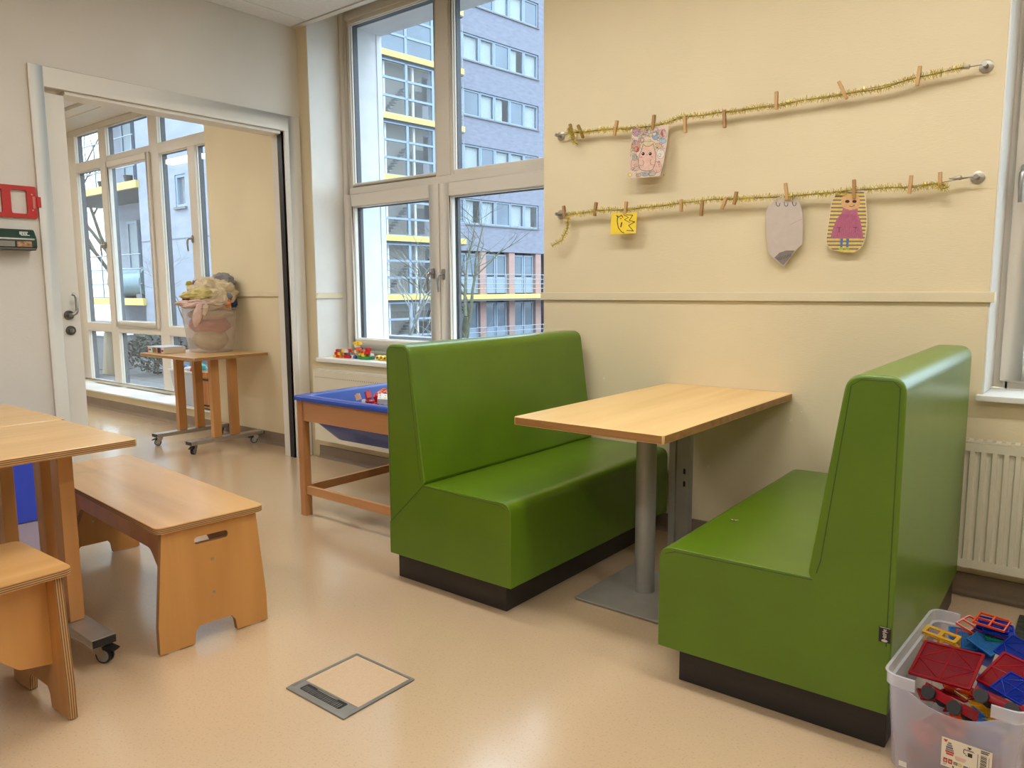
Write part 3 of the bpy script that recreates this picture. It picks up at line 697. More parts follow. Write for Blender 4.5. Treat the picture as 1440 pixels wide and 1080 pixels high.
# ------------------------------------------------------------------ floor outlet box
fb = thing('floor_outlet_box', 'square grey-rimmed floor outlet box with a cable slot', 'floor box', (-1.775, 1.41, 0))
M_FBOX = mat('grey_rim_plastic', (128, 126, 120), .45, noise_amt=.06, noise_scale=20)
fx0, fx1, fy0, fy1 = -1.914, -1.638, 1.270, 1.552
MB().box(fx0, fx1, fy0, fy0+.018, .0005, .005).box(fx0, fx1, fy1-.01, fy1, .0005, .005).box(fx0, fx0+.01, fy0+.018, fy1-.01, .0005, .005).box(fx1-.014, fx1, fy0+.018, fy1-.01, .0005, .005).build('rim', M_FBOX, fb, bevel=.0012, seg=1)
MB().box(fx0+.011, fx1-.015, fy0+.067, fy1-.011, .0005, .0036).build('lid', mat('lid_linoleum', (208, 180, 146), .38, noise_amt=.045, noise_scale=160), fb)
pl_ = MB().prism(rrect(fx0+.011, fx1-.015, fy0+.019, fy0+.066, .001), .0005, .0036, 'z', holes=[rrect(fx0+.034, fx1-.05, fy0+.024, fy0+.060, .008, 4)]).build('slot_plate', M_FBOX, fb)
MB().prism(rrect(fx0+.0345, fx1-.0505, fy0+.0245, fy0+.0595, .008, 4), .0003, .0009, 'z').build('slot_well', M_BLACK, pl_)
nb = 20
for i in range(nb):
    a = fx0+.042+i*(fx1-fx0-.10)/nb
    MB().box(a, a+.0042, fy0+.027, fy0+.049, .0010, .0032).build('bristle_bar', mat('dark_bar', (104, 101, 97), .5, noise_amt=.08), pl_)
MB().box(fx0+.085, fx1-.095, fy0+.053, fy0+.058, .0010, .0034).build('lift_tab', M_FBOX, pl_)

# ================================================================== WALL: STRINGS, TINSEL, PEGS, DRAWINGS
M_GOLD = mat('gold_foil', (252, 240, 156), .26, .5, noise_amt=.35, noise_scale=160, rgb2=(206, 184, 84))
M_GOLDCORE = mat('gold_core', (150, 134, 62), .5, .6, noise_amt=.2)
YS = D-.042
M_NICKEL = mat('satin_nickel', (186, 178, 162), .38, .7, noise_amt=.08, noise_scale=30)
def string_pts(pix, n=90):
    P = [ony(u, v, YS) for u, v in pix]; out = []
    for i in range(len(P)-1):
        k = max(2, int(n*(P[i+1]-P[i]).length/(P[-1]-P[0]).length))
        for j in range(k): out.append(P[i].lerp(P[i+1], j/k))
    return out+[P[-1]]
def wall_string(label, a, b, via):
    A, B = ony(*a, YS), ony(*b, YS)
    t = thing('hanging_wire', label, 'wire', ((A.x+B.x)/2, D, (A.z+B.z)/2))
    MB().tube([A]+[ony(u, v, YS) for u, v in via]+[B], .0012, 6).build('wire', M_DARKSTEEL, t)
    for P_, s in ((A, 1), (B, -1)):
        m = MB()
        m.tube([(P_.x, D-.0005, P_.z), (P_.x, D-.004, P_.z), (P_.x, D-.007, P_.z)], [.024, .024, .017], 22)
        r_ = m.build('wall_rosette', M_NICKEL, t, smooth=True)
        MB().cyl((P_.x, D-.007, P_.z), (P_.x, YS-.006, P_.z), .0085, n=14).build('stand_off', M_STEEL, r_, smooth=True)
        MB().tube([(P_.x+s*.007, YS, P_.z), (P_.x+s*.045, YS, P_.z), (P_.x+s*.05, YS, P_.z), (P_.x+s*.052, YS, P_.z), (P_.x+s*.09, YS, P_.z)], [.0035, .0035, .0095, .0095, .0025], 12).build('tensioner', M_NICKEL, t, smooth=True)
wall_string('upper steel hanging wire on the cream wall, wrapped in gold tinsel', (783, 190), (1385, 90), [(830, 184), (865, 181), (920, 177), (960, 166), (1019, 157), (1092, 147), (1140, 139), (1190, 131), (1245, 120), (1294, 108), (1350, 96)])
wall_string('lower steel hanging wire on the cream wall, its bare end showing', (783, 301), (1373, 248), [(838, 297), (880, 294), (930, 289), (985, 282), (1036, 279), (1105, 276), (1150, 272), (1200, 267), (1245, 264), (1281, 262), (1322, 257)])
def tinsel(label, pix, tails, seed, dens=1500):
    r = random.Random(seed); m = MB(); pts = string_pts(pix)
    path = []
    for i, p in enumerate(pts): path.append(Vector((p.x, YS-.004+.005*math.sin(i*.7+seed), p.z-.004+.007*noise.noise(Vector((p.x*7, seed, 0))))))
    allp = [path]+[[ony(u, v, YS-.012) for u, v in tl] for tl in tails]
    for ps in allp:
        m.tube(ps, .0022, 6, 1)
        Ls = [(ps[i+1]-ps[i]).length for i in range(len(ps)-1)]; T = sum(Ls); N = int(1.15*dens*T)
        for q in range(N):
            s = r.random()*T; i = 0
            while i < len(Ls)-1 and s > Ls[i]: s -= Ls[i]; i += 1
            p = ps[i].lerp(ps[i+1], min(1, s/max(1e-6, Ls[i]))); d = (ps[i+1]-ps[i]).normalized()
            a = d.orthogonal().normalized(); b = d.cross(a); th = r.uniform(0, 6.283)
            e = (a*math.cos(th)+b*math.sin(th)+d*r.uniform(-.6, .6)).normalized(); w = e.cross(Vector((r.uniform(-1, 1), r.uniform(-1, 1), r.uniform(-1, 1)))).normalized()*r.uniform(.0006, .0013)
            ln = r.uniform(.011, .021); k = w.cross(e).normalized()*ln*r.uniform(-.3, .3)
            q1 = p+e*ln*.6+k*.4; q2 = p+e*ln+k*1.2
            if max(q1.y, q2.y) > D-.002: continue
            m.add([p-w, p+w, q1+w, q1-w, q2+w*.7, q2-w*.7], [(0, 1, 2, 3), (3, 2, 4, 5)], 0)
    o = m.build('tinsel_garland', [M_GOLD, M_GOLDCORE]); tag(o, label, 'garland'); return o
tinsel('gold tinsel garland wound along the upper wire', [(797, 186), (830, 184), (865, 181), (920, 177), (960, 164), (1019, 157), (1092, 147), (1140, 139), (1190, 132), (1245, 121), (1294, 107), (1356, 94)], [[(799, 180), (804, 190), (808, 200), (812, 203)]], 2, 1700)
tinsel('gold tinsel garland wound along the lower wire, a tail hanging at one end', [(795, 302), (838, 296), (880, 294), (930, 289), (985, 281), (1036, 278), (1105, 276), (1150, 272), (1200, 267), (1245, 263), (1281, 262), (1318, 257), (1330, 260)], [[(799, 306), (798, 322), (790, 338), (776, 346)], [(1316, 258), (1324, 266), (1334, 263)]], 9, 1700)
M_PEG = [mat('peg_birch', (206, 164, 112), .6, noise_amt=.15, noise_scale=40, stretch=(1, 1, .2)), mat('peg_dark', (176, 134, 84), .6, noise_amt=.15, noise_scale=40, stretch=(1, 1, .2)), mat('peg_gold', (170, 138, 62), .5, .3, noise_amt=.15, noise_scale=40)]
def peg_mesh():
    legs = []
    for s in (-1, 1):
        m = MB().prism([(s*.0018, .036), (s*.0078, .034), (s*.0084, .01), (s*.0075, -.036), (s*.004, -.036), (s*.0012, -.004), (s*.0008, .006)] if s > 0 else [(s*.0018, .036), (s*.0008, .006), (s*.0012, -.004), (s*.004, -.036), (s*.0075, -.036), (s*.0084, .01), (s*.0078, .034)], -.0048, .0048, 'x')
        legs.append(m)
    sp = MB().tube([(-.0058, 0, .004), (.0058, 0, .004)], .0032, 8).tube([(-.0055, -.0086, .012), (-.0055, .0086, .012)], .0009, 5).tube([(.0055, -.0086, .012), (.0055, .0086, .012)], .0009, 5)
    return legs, sp
def peg(top, bot, label, group, kind=0):
    A, B = ony(*top, YS-.006), ony(*bot, YS-.006); c = (A+B)/2
    an = math.atan2(A.x-B.x, A.z-B.z)
    t = thing('clothespin', label, 'clothespin', c, 0, group); t.rotation_euler = (0, an, 0)
    sc = max(.8, min(1.25, (A-B).length/.074)); t.scale = (1.25, 1.0, sc)
    legs, sp = peg_mesh()
    for l in legs: l.build('leg', M_PEG[kind], t, local=True)
    sp.build('spring', M_STEEL, t, local=True)
UP, LO = 'pegs on the upper tinsel', 'pegs on the lower tinsel'
peg((801.5, 174), (806, 194), 'darker gold-tinted clothespin at the looped end of the upper tinsel, next to the rosette', UP, 2)
peg((812.7, 175.5), (820, 194), 'darker gold-tinted clothespin, second from the looped end of the upper tinsel', UP, 2)
peg((920, 161), (918, 183), 'clothespin holding the colouring sheet of animals', UP, 1)
peg((1179, 114), (1191, 139), 'pale clothespin tilted well over on the upper tinsel', UP, 0)
for a, b, k_, l in (((868, 169), (864, 191), 0, 'pale clothespin between the two gold-tinted ones and the colouring sheet'), ((963, 162), (964, 187), 0, 'pale empty clothespin hanging next to the colouring sheet on the upper tinsel'), ((1018.5, 154), (1019, 180), 1, 'brown empty clothespin hanging below the upper tinsel'), ((1092, 128), (1091.5, 154), 0, 'pale clothespin standing up from the upper tinsel, next to the tilted one'), ((1294, 92), (1289.5, 121), 0, 'clothespin on the upper tinsel closest to the second window')):
    peg(a, b, l, UP, k_)
peg((881, 283), (879, 302), 'clothespin holding the small yellow drawing', LO, 0)
peg((1104.5, 257), (1107, 281), 'clothespin holding the white paper cut-out', LO, 0)
peg((1201, 252), (1201.5, 279), 'clothespin holding the drawing of a girl in pink', LO, 1)
peg((1022, 277), (1015, 294), 'pale clothespin leaning far over on the lower tinsel', LO, 0)
peg((1036, 269), (1032, 288), 'dark brown clothespin beside the leaning one on the lower tinsel', LO, 1)
for a, b, k_, l in (((792.6, 289), (794.5, 308), 1, 'brown clothespin above the hanging tail of the lower tinsel'), ((838.5, 284), (836, 304), 1, 'brown clothespin between the hanging tail and the yellow drawing'), ((958, 281), (958, 297), 0, 'short pale empty clothespin on the lower tinsel past the yellow drawing'), ((988, 280.5), (986, 304), 1, 'brown clothespin hanging straight beside the far-leaning pale one'), ((1281.7, 246), (1278.5, 272.5), 0, 'pale empty clothespin next to the drawing of a girl'), ((1322, 242), (1322, 263), 0, 'clothespin at the end of the lower tinsel beside the bare wire')):
    peg(a, b, l, LO, k_)

# drawings -------------------------------------------------------------
PC = {}
def ink(c):
    k_ = 'crayon_%d_%d_%d' % c
    return mat(k_, c, .85, noise_amt=.08, noise_scale=90)
class Sheet:
    """paper outline given in photo pixels on a (tilted) hanging plane; coloured areas are thin layers on it"""
    def __init__(s, name, label, outline, ytop, ybot, colour):
        vs = [p[1] for p in outline]; s.v0, s.v1, s.y0, s.y1 = min(vs), max(vs), ytop, ybot
        P = [s.at(p) for p in outline]
        c = sum(P, Vector())/len(P); s.t = thing(name, label, 'drawing', (c.x, c.y, min(p.z for p in P)))
        s.layer(outline, 0, .0008).build('paper', mat(name+'_paper', colour, .8, noise_amt=.03, noise_scale=30), s.t)
        s.inks = []; s.mb = MB()
    def at(s, p, off=0):
        f = (p[1]-s.v0)/(s.v1-s.v0); q = ony(p[0], p[1], s.y0+(s.y1-s.y0)*f); return q+Vector((0, -off, 0))
    def layer(s, poly, off, th, mb=None, mi=0):
        mb = mb or MB(); n = len(poly); vs = [s.at(p, off) for p in poly]+[s.at(p, off-th) for p in poly]
        mb.add(vs, [tuple(range(n)), tuple(reversed(range(n, 2*n)))]+[(i, (i+1) % n, n+(i+1) % n, n+i) for i in range(n)], mi); return mb
    def area(s, poly, c, lv=1):
        if c not in s.inks: s.inks.append(c)
        s.layer(poly, .0003*lv+.0001, .0003, s.mb, s.inks.index(c))
    def line(s, pts, c, w=.6, lv=2):
        for a, b in zip(pts[:-1], pts[1:]):
            dx, dy = b[0]-a[0], b[1]-a[1]; L = math.hypot(dx, dy) or 1; nx, ny = -dy/L*w/2, dx/L*w/2
            s.area([(a[0]+nx, a[1]+ny), (b[0]+nx, b[1]+ny), (b[0]-nx, b[1]-ny), (a[0]-nx, a[1]-ny)], c, lv)
    def oval(s, cx, cy, rx, ry, c, lv=1, n=14, a0=0): s.area([(cx+rx*math.cos(2*math.pi*i/n), cy+ry*math.sin(2*math.pi*i/n)) for i in range(n)], c, lv)
    def outline(s, cx, cy, rx, ry, c, w=.5, lv=2, a0=0, a1=360, n=16):
        s.line([(cx+rx*math.cos(R(a0+(a1-a0)*i/n)), cy+ry*math.sin(R(a0+(a1-a0)*i/n))) for i in range(n+1)], c, w, lv)
    def done(s): s.mb.build('picture', [ink(c) for c in s.inks], s.t)['kind'] = 'stuff'
DK = (70, 62, 64)
sh = Sheet('colouring_sheet', 'colouring sheet with a pink cat-like creature among pastel animals', [(888.5, 177.5), (915, 178), (940.5, 175), (938, 200), (933, 228), (928, 247.5), (905, 250), (881.5, 250.6), (885, 225), (888, 200)], D-.048, D-.075, (222, 200, 182))
rr = random.Random(3)
for cx, cy, rx, ry, c in ((895, 186, 6, 6, (196, 160, 170)), (905, 184, 6, 5, (206, 178, 164)), (914, 187, 5, 6, (216, 200, 170)), (922, 191, 5, 6, (150, 180, 206)), (931, 189, 7, 7, (206, 200, 190)), (932.5, 187.5, 3, 5.5, (226, 90, 84)), (932, 198, 5, 3.5, (170, 196, 214)), (894, 205, 6, 8, (214, 160, 140)), (895.5, 210, 3.5, 4, (196, 84, 66)), (912, 206, 12, 8, (224, 204, 164)), (893, 231, 6, 9, (222, 184, 162)), (929, 216, 5.5, 7, (232, 222, 214)), (924, 235, 6.5, 8, (224, 184, 170)), (893, 222, 4, 4, (176, 186, 180)), (907, 245, 5, 3, (176, 176, 178)), (917, 244, 5, 3.5, (206, 180, 176)), (898, 246, 3.5, 2.5, (200, 180, 160)), (886, 246, 2.8, 2.6, (236, 216, 110)), (896, 247, 1.8, 1.8, (236, 216, 110)), (891.5, 180, 3, 2.5, (130, 124, 150)), (902, 197, 4, 4, (200, 168, 150)), (926, 205, 5, 4, (216, 186, 150))):
    sh.oval(cx, cy, rx, ry, c, 1); sh.outline(cx, cy, rx, ry, (150, 128, 122), .45, 2)
sh.area([(902, 212), (904, 205), (904.5, 202.5), (908, 205.5), (914, 205.5), (918.5, 202), (919.5, 206), (921.5, 213), (922.5, 224), (921, 231), (918, 238), (914, 240.5), (907, 240.5), (900.5, 238.5), (898, 231), (898, 224), (899.5, 217)], (228, 190, 172), 3)
sh.line([(902, 212), (904, 205), (904.5, 202.5), (908, 205.5), (914, 205.5), (918.5, 202), (919.5, 206), (921.5, 213), (922.5, 224), (921, 231), (918, 238), (914, 240.5), (907, 240.5), (900.5, 238.5), (898, 231), (898, 224), (899.5, 217), (902, 212)], DK, .5, 4)
for ex in (904.5, 914.5): sh.oval(ex, 216.2, 2.1, 2.4, (40, 38, 42), 4); sh.oval(ex-.5, 215.4, .6, .6, (236, 230, 224), 5, 8)
sh.oval(902, 221, 1.6, 1.1, (226, 140, 130), 4); sh.oval(917, 220.5, 1.6, 1.1, (226, 140, 130), 4)
sh.outline(902, 229, 3.2, 4, DK, .45, 4, -60, 120); sh.outline(917.5, 228, 3.2, 4, DK, .45, 4, 60, 250)
sh.outline(910, 217.3, 1.2, .8, DK, .35, 4, 0, 180, 6)
for _ in range(120):
    x = rr.uniform(888, 936); y = rr.uniform(182, 246); e_ = (y-178)/72*6
    if 896 < x < 925 and 199 < y < 242 or x > 938-e_*1.7: continue
    q_ = rr.uniform(1.3, 3.4); a_ = rr.uniform(0, 360)
    if rr.random() < .45: sh.oval(x, y, q_*.8, q_*.7, rr.choice([(214, 176, 164), (196, 186, 190), (224, 204, 160), (170, 192, 206), (206, 150, 140), (222, 206, 196), (190, 200, 176)]), 3, 9)
    sh.outline(x, y, q_, q_*rr.uniform(.6, 1), (128, 108, 104), .4, 4, a_, a_+rr.uniform(140, 330), 8)
for _ in range(26):
    x = rr.uniform(889, 934); y = rr.uniform(181, 246)
    if 897 < x < 924 and 201 < y < 241: continue
    sh.oval(x, y, .7, .7, DK, 3, 7)
sh.done()
sh = Sheet('yellow_drawing', 'small yellow sheet with a black crayon scribble of a face', [(860.5, 299), (878, 300), (895.5, 298), (895, 313), (894, 328), (876, 329), (858.5, 329.5), (859, 315)], D-.052, D-.066, (240, 208, 60))
BK = (34, 32, 30)
sh.line([(869, 303), (868, 311), (869.5, 320), (874, 326), (878, 327.5)], BK, 1.0); sh.line([(866.5, 303), (870, 305.5), (874, 302.5), (876, 306)], BK, 1.0)
sh.line([(874.5, 312.5), (873, 319.5)], BK, 1.6); sh.line([(880, 302), (890, 302.5), (885, 310), (893, 312), (884, 317), (891, 325), (881, 324)], BK, .9)
sh.line([(877, 302), (884, 306), (878, 309), (886, 313)], BK, .7); sh.line([(872, 307), (874, 308)], BK, 1.0)
sh.done()
sh = Sheet('paper_cutout', 'white paper cut-out with pencil hooks on top and a shaded pointed tip', [(1060+x/7.2, 240+y/7.2) for x, y in ((205, 305), (235, 275), (270, 258), (420, 243), (440, 270), (460, 310), (480, 370), (495, 420), (497, 600), (492, 735), (410, 825), (300, 975), (205, 892), (150, 830), (135, 700), (125, 560), (125, 410), (160, 350))], D-.05, D-.028, (204, 190, 180))
GP = (104, 98, 98)
for x0, y0 in ((240, 340), (322, 340), (405, 335)):
    sh.line([(1060+a/7.2, 240+b/7.2) for a, b in ((x0-14, y0-25), (x0-10, y0+10), (x0+5, y0+22), (x0+22, y0+14), (x0+24, y0-12))], GP, 1.0)
sh.area([(1060+x/7.2, 240+y/7.2) for x, y in ((208, 882), (260, 830), (330, 808), (415, 808), (392, 845), (300, 962))], (138, 128, 124), 1)
for i in range(9): sh.line([(1060+(235+i*17)/7.2, 240+(880-i*5)/7.2), (1060+(262+i*14)/7.2, 240+(905-i*4)/7.2)], (96, 88, 86), .8)
sh.line([(1060+370/7.2, 240+545/7.2), (1060+490/7.2, 240+490/7.2)], (184, 170, 160), .7)
sh.done()
def g(x, y): return (1060+x/7.2, 240+y/7.2)
go = [(880, 208), (1000, 204), (1118, 200), (1132, 270), (1140, 350), (1150, 500), (1130, 690), (1100, 760), (1060, 802), (1010, 828), (900, 826), (780, 797), (735, 745), (730, 690), (745, 580), (765, 450), (775, 370), (790, 300), (830, 238)]
sh = Sheet('girl_drawing', 'striped cut-out drawing of a girl in a pink dress with blue legs', [g(*p) for p in go], D-.05, D-.03, (232, 220, 190))
def xr(y, lst):   # outline extent at height y
    xs_ = []
    for i in range(len(lst)):
        (x0, y0), (x1, y1) = lst[i], lst[(i+1) % len(lst)]
        if (y0-y)*(y1-y) < 0: xs_.append(x0+(x1-x0)*(y-y0)/(y1-y0))
    return min(xs_)+8, max(xs_)-8
yy = 214; i_ = 0
while yy < 808:
    a0, a1 = xr(yy, go); b0, b1 = xr(min(818, yy+17), go)
    sh.area([g(a0, yy), g(a1, yy), g(b1, yy+17), g(b0, yy+17)], (238, 214, 96) if i_ % 2 else (150, 122, 130), 1); yy += 19; i_ += 1
sh.area([g(*p) for p in ((885, 300), (900, 262), (960, 245), (1020, 245), (1065, 262), (1078, 310), (1070, 370), (1030, 395), (980, 402), (920, 390), (890, 360))], (228, 180, 130), 3)
sh.area([g(*p) for p in ((905, 375), (975, 400), (1055, 372), (1050, 430), (1080, 500), (1105, 640), (1108, 690), (990, 680), (870, 688), (778, 670), (800, 590), (840, 490), (890, 430))], (188, 112, 138), 3)
for x in range(820, 1090, 22): sh.line([g(x*.55+430, 440), g(x, 668)], (180, 86, 128), .6, 4)
for x in (878, 938): sh.area([g(x, 688), g(x+28, 688), g(x+20, 775), g(x-2, 775)], (92, 124, 170), 3); sh.oval(*g(x+6, 790), 3.6, 1.5, (170, 196, 90), 3)
for x in (948, 1020): sh.oval(*g(x, 312), 3.2, 2.1, (60, 50, 44), 4)
sh.line([g(965, 358), g(992, 366), g(1022, 350)], (90, 50, 50), .8, 4)
for x in (866, 1030): sh.line([g(x-22, 575), g(x+22, 575)], (90, 50, 90), .9, 4); sh.line([g(x, 575), g(x-2, 625)], (90, 50, 90), .9, 4)
sh.done()

# chips knocked out of the wall paint
for i_, (u, v, r_) in enumerate(((849.5, 533, .010), (830, 539, .006), (1113, 591, .009), (1127, 580, .005), (996, 657, .008))):
    p_ = ony(u, v, D)
    MB().blob((p_.x, D-.0004, p_.z), (r_*.7, .0009, r_), 12, 6, lambda d: 1+.4*noise.noise(d*2+Vector((i_*3, 0, 0)))).build('paint_chip', mat('bare_plaster', (236, 228, 206), .9, noise_amt=.1, noise_scale=80), bpy.data.objects['wall_back'], smooth=True)
# ------------------------------------------------------------------ left wall: red holder and green dispenser
M_RED = mat('red_plastic', (186, 36, 32), .4, noise_amt=.05)
rh = thing('red_wall_holder', 'red plastic frame with rectangular openings mounted on the wall above the dispenser', 'holder', (XL, 1.4, 1.61))
ho = [rrect(1.531, 1.608, 1.634, 1.758, .01, 3), rrect(1.40, 1.49, 1.634, 1.758, .01, 3), rrect(1.27, 1.36, 1.634, 1.758, .01, 3)]
MB().prism(rrect(1.24, 1.653, 1.612, 1.78, .008, 3), XL+.001, XL+.018, 'x', holes=ho).build('frame', M_RED, rh)
MB().box(XL+.004, XL+.021, 1.6535, 1.674, 1.672, 1.728).build('latch', M_RED, rh, bevel=.002)
MB().prism(rrect(1.632, 1.644, 1.665, 1.728, .004, 3), XL+.0181, XL+.022, 'x').build('latch_window', mat('pale_red_plastic', (206, 120, 110), .3, noise_amt=.05), rh)
for z in (1.737, 1.655): MB().cyl((XL+.018, 1.631, z), (XL+.021, 1.631, z), .0045, n=10).build('rivet', mat('pale_rivet', (226, 150, 140), .3, noise_amt=.03), rh)
dp = thing('roll_dispenser', 'dark green and silver roll dispenser on the wall below the red holder', 'dispenser', (XL, 1.4, 1.44))
M_DG = mat('dark_green_plastic', (30, 62, 50), .3, noise_amt=.06); 
prof = round_poly([(XL+.001, 1.438), (XL+.075, 1.438), (XL+.095, 1.455), (XL+.095, 1.50), (XL+.06, 1.548), (XL+.001, 1.552)], [0, .01, .012, .02, .025, 0], 5)
MB().prism([(p[0], p[1]) for p in prof], 1.12, 1.612, 'y').build('housing', M_DG, dp, bevel=.004)
MB().box(XL+.093, XL+.101, 1.13, 1.598, 1.488, 1.498).build('silver_rail', M_STEEL, dp, bevel=.002)
MB().box(XL+.093, XL+.099, 1.13, 1.604, 1.440, 1.449).build('lower_bar', M_DARKSTEEL, dp, bevel=.001)
MB().box(XL+.0945, XL+.0975, 1.515, 1.585, 1.455, 1.484).build('opening', mat('brown_roll', (196, 150, 110), .7, noise_amt=.4, noise_scale=60), dp)
MB().box(XL+.0945, XL+.0972, 1.2, 1.505, 1.455, 1.484).build('front_strip', mat('grey_strip', (150, 148, 140), .35, .5, noise_amt=.1), dp)
lb = MB()
for i, (a, b, z0, z1) in enumerate(((1.535, 1.58, 1.0, .0), )):
    pass
def on_slope(t, off): return (XL+.095-(.035)*t+off*.8, 1.50+.048*t+off*.6)
for y0, y1, t0, t1 in ((1.538, 1.578, .62, .72), (1.536, 1.548, .4, .58), (1.551, 1.560, .4, .58), (1.563, 1.572, .4, .58), (1.54, 1.582, .28, .36)):
    p0 = on_slope(t0, .0012); p1 = on_slope(t1, .0012); q0 = on_slope(t0, .0003); q1 = on_slope(t1, .0003)
    lb.add([(p0[0], y0, p0[1]), (p0[0], y1, p0[1]), (p1[0], y1, p1[1]), (p1[0], y0, p1[1]), (q0[0], y0, q0[1]), (q0[0], y1, q0[1]), (q1[0], y1, q1[1]), (q1[0], y0, q1[1])], [(0, 1, 2, 3), (7, 6, 5, 4), (0, 4, 5, 1), (1, 5, 6, 2), (2, 6, 7, 3), (3, 7, 4, 0)])
lb.build('label_print', mat('label_white', (206, 206, 200), .6, noise_amt=.05), dp)

# ================================================================== NEXT ROOM: BASKET, GAME BOX, CRATE
def rag_fn(seed, amt=.28, fr=2.2):
    def fn(d):
        v = d*fr+Vector((seed*3.1, seed*1.7, seed*.9))
        n1 = noise.noise(v); n2 = 1-abs(noise.noise(v*2.1))*2; n3 = 1-abs(noise.noise(v*4.3))*2
        n4 = 1-abs(noise.noise(Vector((v.x*3, v.y*3, v.z*8))))*2; return 1+amt*n1+amt*.35*n2+amt*.18*n3+amt*.2*n4
    return fn
def rag(label, c, rad, seed, rgb, rough=.85, rot=0, amt=.3):
    c = (BX+.49*c[0]+.87*c[1], BY+.87*c[0]-.49*c[1], BZ+c[2])      # (across, towards the doorway, up) from the basket's foot
    m = MB().blob((0, 0, 0), (rad[0], rad[1], rad[2]), 90, 56, rag_fn(seed, amt)).xform(Matrix.Translation(c) @ Matrix.Rotation(R(60.6), 4, 'Z') @ Matrix.Rotation(rot, 4, 'Y'))
    o = m.build('garment', mat('cloth_%d_%d_%d' % rgb, rgb, rough, noise_amt=.12, noise_scale=14, bump=.15, bump_scale=200), smooth=True, angle=80)
    return tag(o, label, 'clothing', 'clothes in the laundry basket')
BX, BY, BZ = -5.66, 3.215, .736
bk = thing('laundry_basket', 'translucent plastic laundry basket overflowing with clothes on the wheeled table', 'basket', (BX, BY, BZ))
M_BASK = plastic_clear('basket_plastic', (222, 210, 198), .71, .35, True)
def bshape(w, d, z, r=.09): return [(BX+p[0], BY+p[1], z) for p in rrect(-w/2, w/2, -d/2, d/2, r, 6)]
Lb = [bshape(.30, .27, BZ), bshape(.335, .305, BZ+.15), bshape(.37, .335, BZ+.335), bshape(.385, .35, BZ+.338), bshape(.385, .35, BZ+.352), bshape(.366, .331, BZ+.352), bshape(.331, .301, BZ+.15), bshape(.296, .266, BZ+.005)]
nn = len(Lb[0]); fs = [tuple(range(nn)), tuple(reversed(range((len(Lb)-1)*nn, len(Lb)*nn)))]
for i in range(len(Lb)-1):
    for k_ in range(nn): fs.append((i*nn+k_, i*nn+(k_+1) % nn, (i+1)*nn+(k_+1) % nn, (i+1)*nn+k_))
MB().add([p for l in Lb for p in l], fs).build('tub', M_BASK, bk, smooth=True, angle=50)
rag('beige clothes pressed against the basket side near its bottom', (0, 0, .10), (.130, .115, .09), 1, (214, 196, 160), amt=.1)
rag('pink garment showing through the middle of the basket side', (0, 0, .215), (.148, .128, .075), 2, (214, 136, 128), amt=.12)
rag('beige clothes just below the basket rim', (0, 0, .30), (.158, .142, .05), 8, (220, 204, 172), amt=.12)
rag('big cream blanket heaped on top of the laundry basket', (.035, -.01, .455), (.165, .13, .115), 3, (224, 206, 172), rot=.2)
rag('yellow cloth folded over the front of the laundry pile', (-.055, .10, .455), (.12, .06, .042), 4, (224, 210, 140), rot=-.1)
rag('pale pink clothes spilling over the basket rim', (-.09, .105, .385), (.13, .075, .035), 5, (232, 202, 190))
rag('beige crumpled shirt at the front of the basket rim', (.03, .12, .38), (.10, .055, .04), 16, (214, 192, 166))
rag('pink sleeve hanging down outside the basket', (-.085, .205, .30), (.030, .016, .085), 6, (234, 200, 188), rot=.25, amt=.16)
rag('cream sock tip hanging over the basket rim', (-.03, .20, .335), (.022, .014, .045), 12, (230, 212, 184), rot=.2, amt=.16)
rag('maroon cloth tucked under the yellow cloth', (-.125, .085, .425), (.06, .05, .022), 7, (122, 52, 44))
rag('grey knitted garment on the top of the laundry pile', (.115, -.06, .545), (.085, .075, .07), 9, (150, 150, 152))
rag('orange cloth corner at the side of the laundry pile', (.135, .115, .385), (.028, .02, .038), 10, (226, 130, 52), amt=.18)
rag('blue-grey cloth above the orange cloth corner', (.145, .10, .435), (.03, .025, .03), 17, (128, 140, 158), amt=.18)
rag('dark blue cloth at the back corner of the laundry pile', (.18, .03, .385), (.028, .035, .05), 11, (38, 58, 104))
rag('cream bundle end beside the orange cloth', (.09, .125, .43), (.045, .03, .06), 14, (228, 210, 178))
rag('small yellow-green cloth tip on the laundry pile', (-.135, .0, .535), (.022, .018, .022), 13, (190, 170, 60))
rag('small purple cloth tip beside the yellow-green one', (-.09, -.01, .535), (.02, .02, .028), 15, (128, 108, 160))

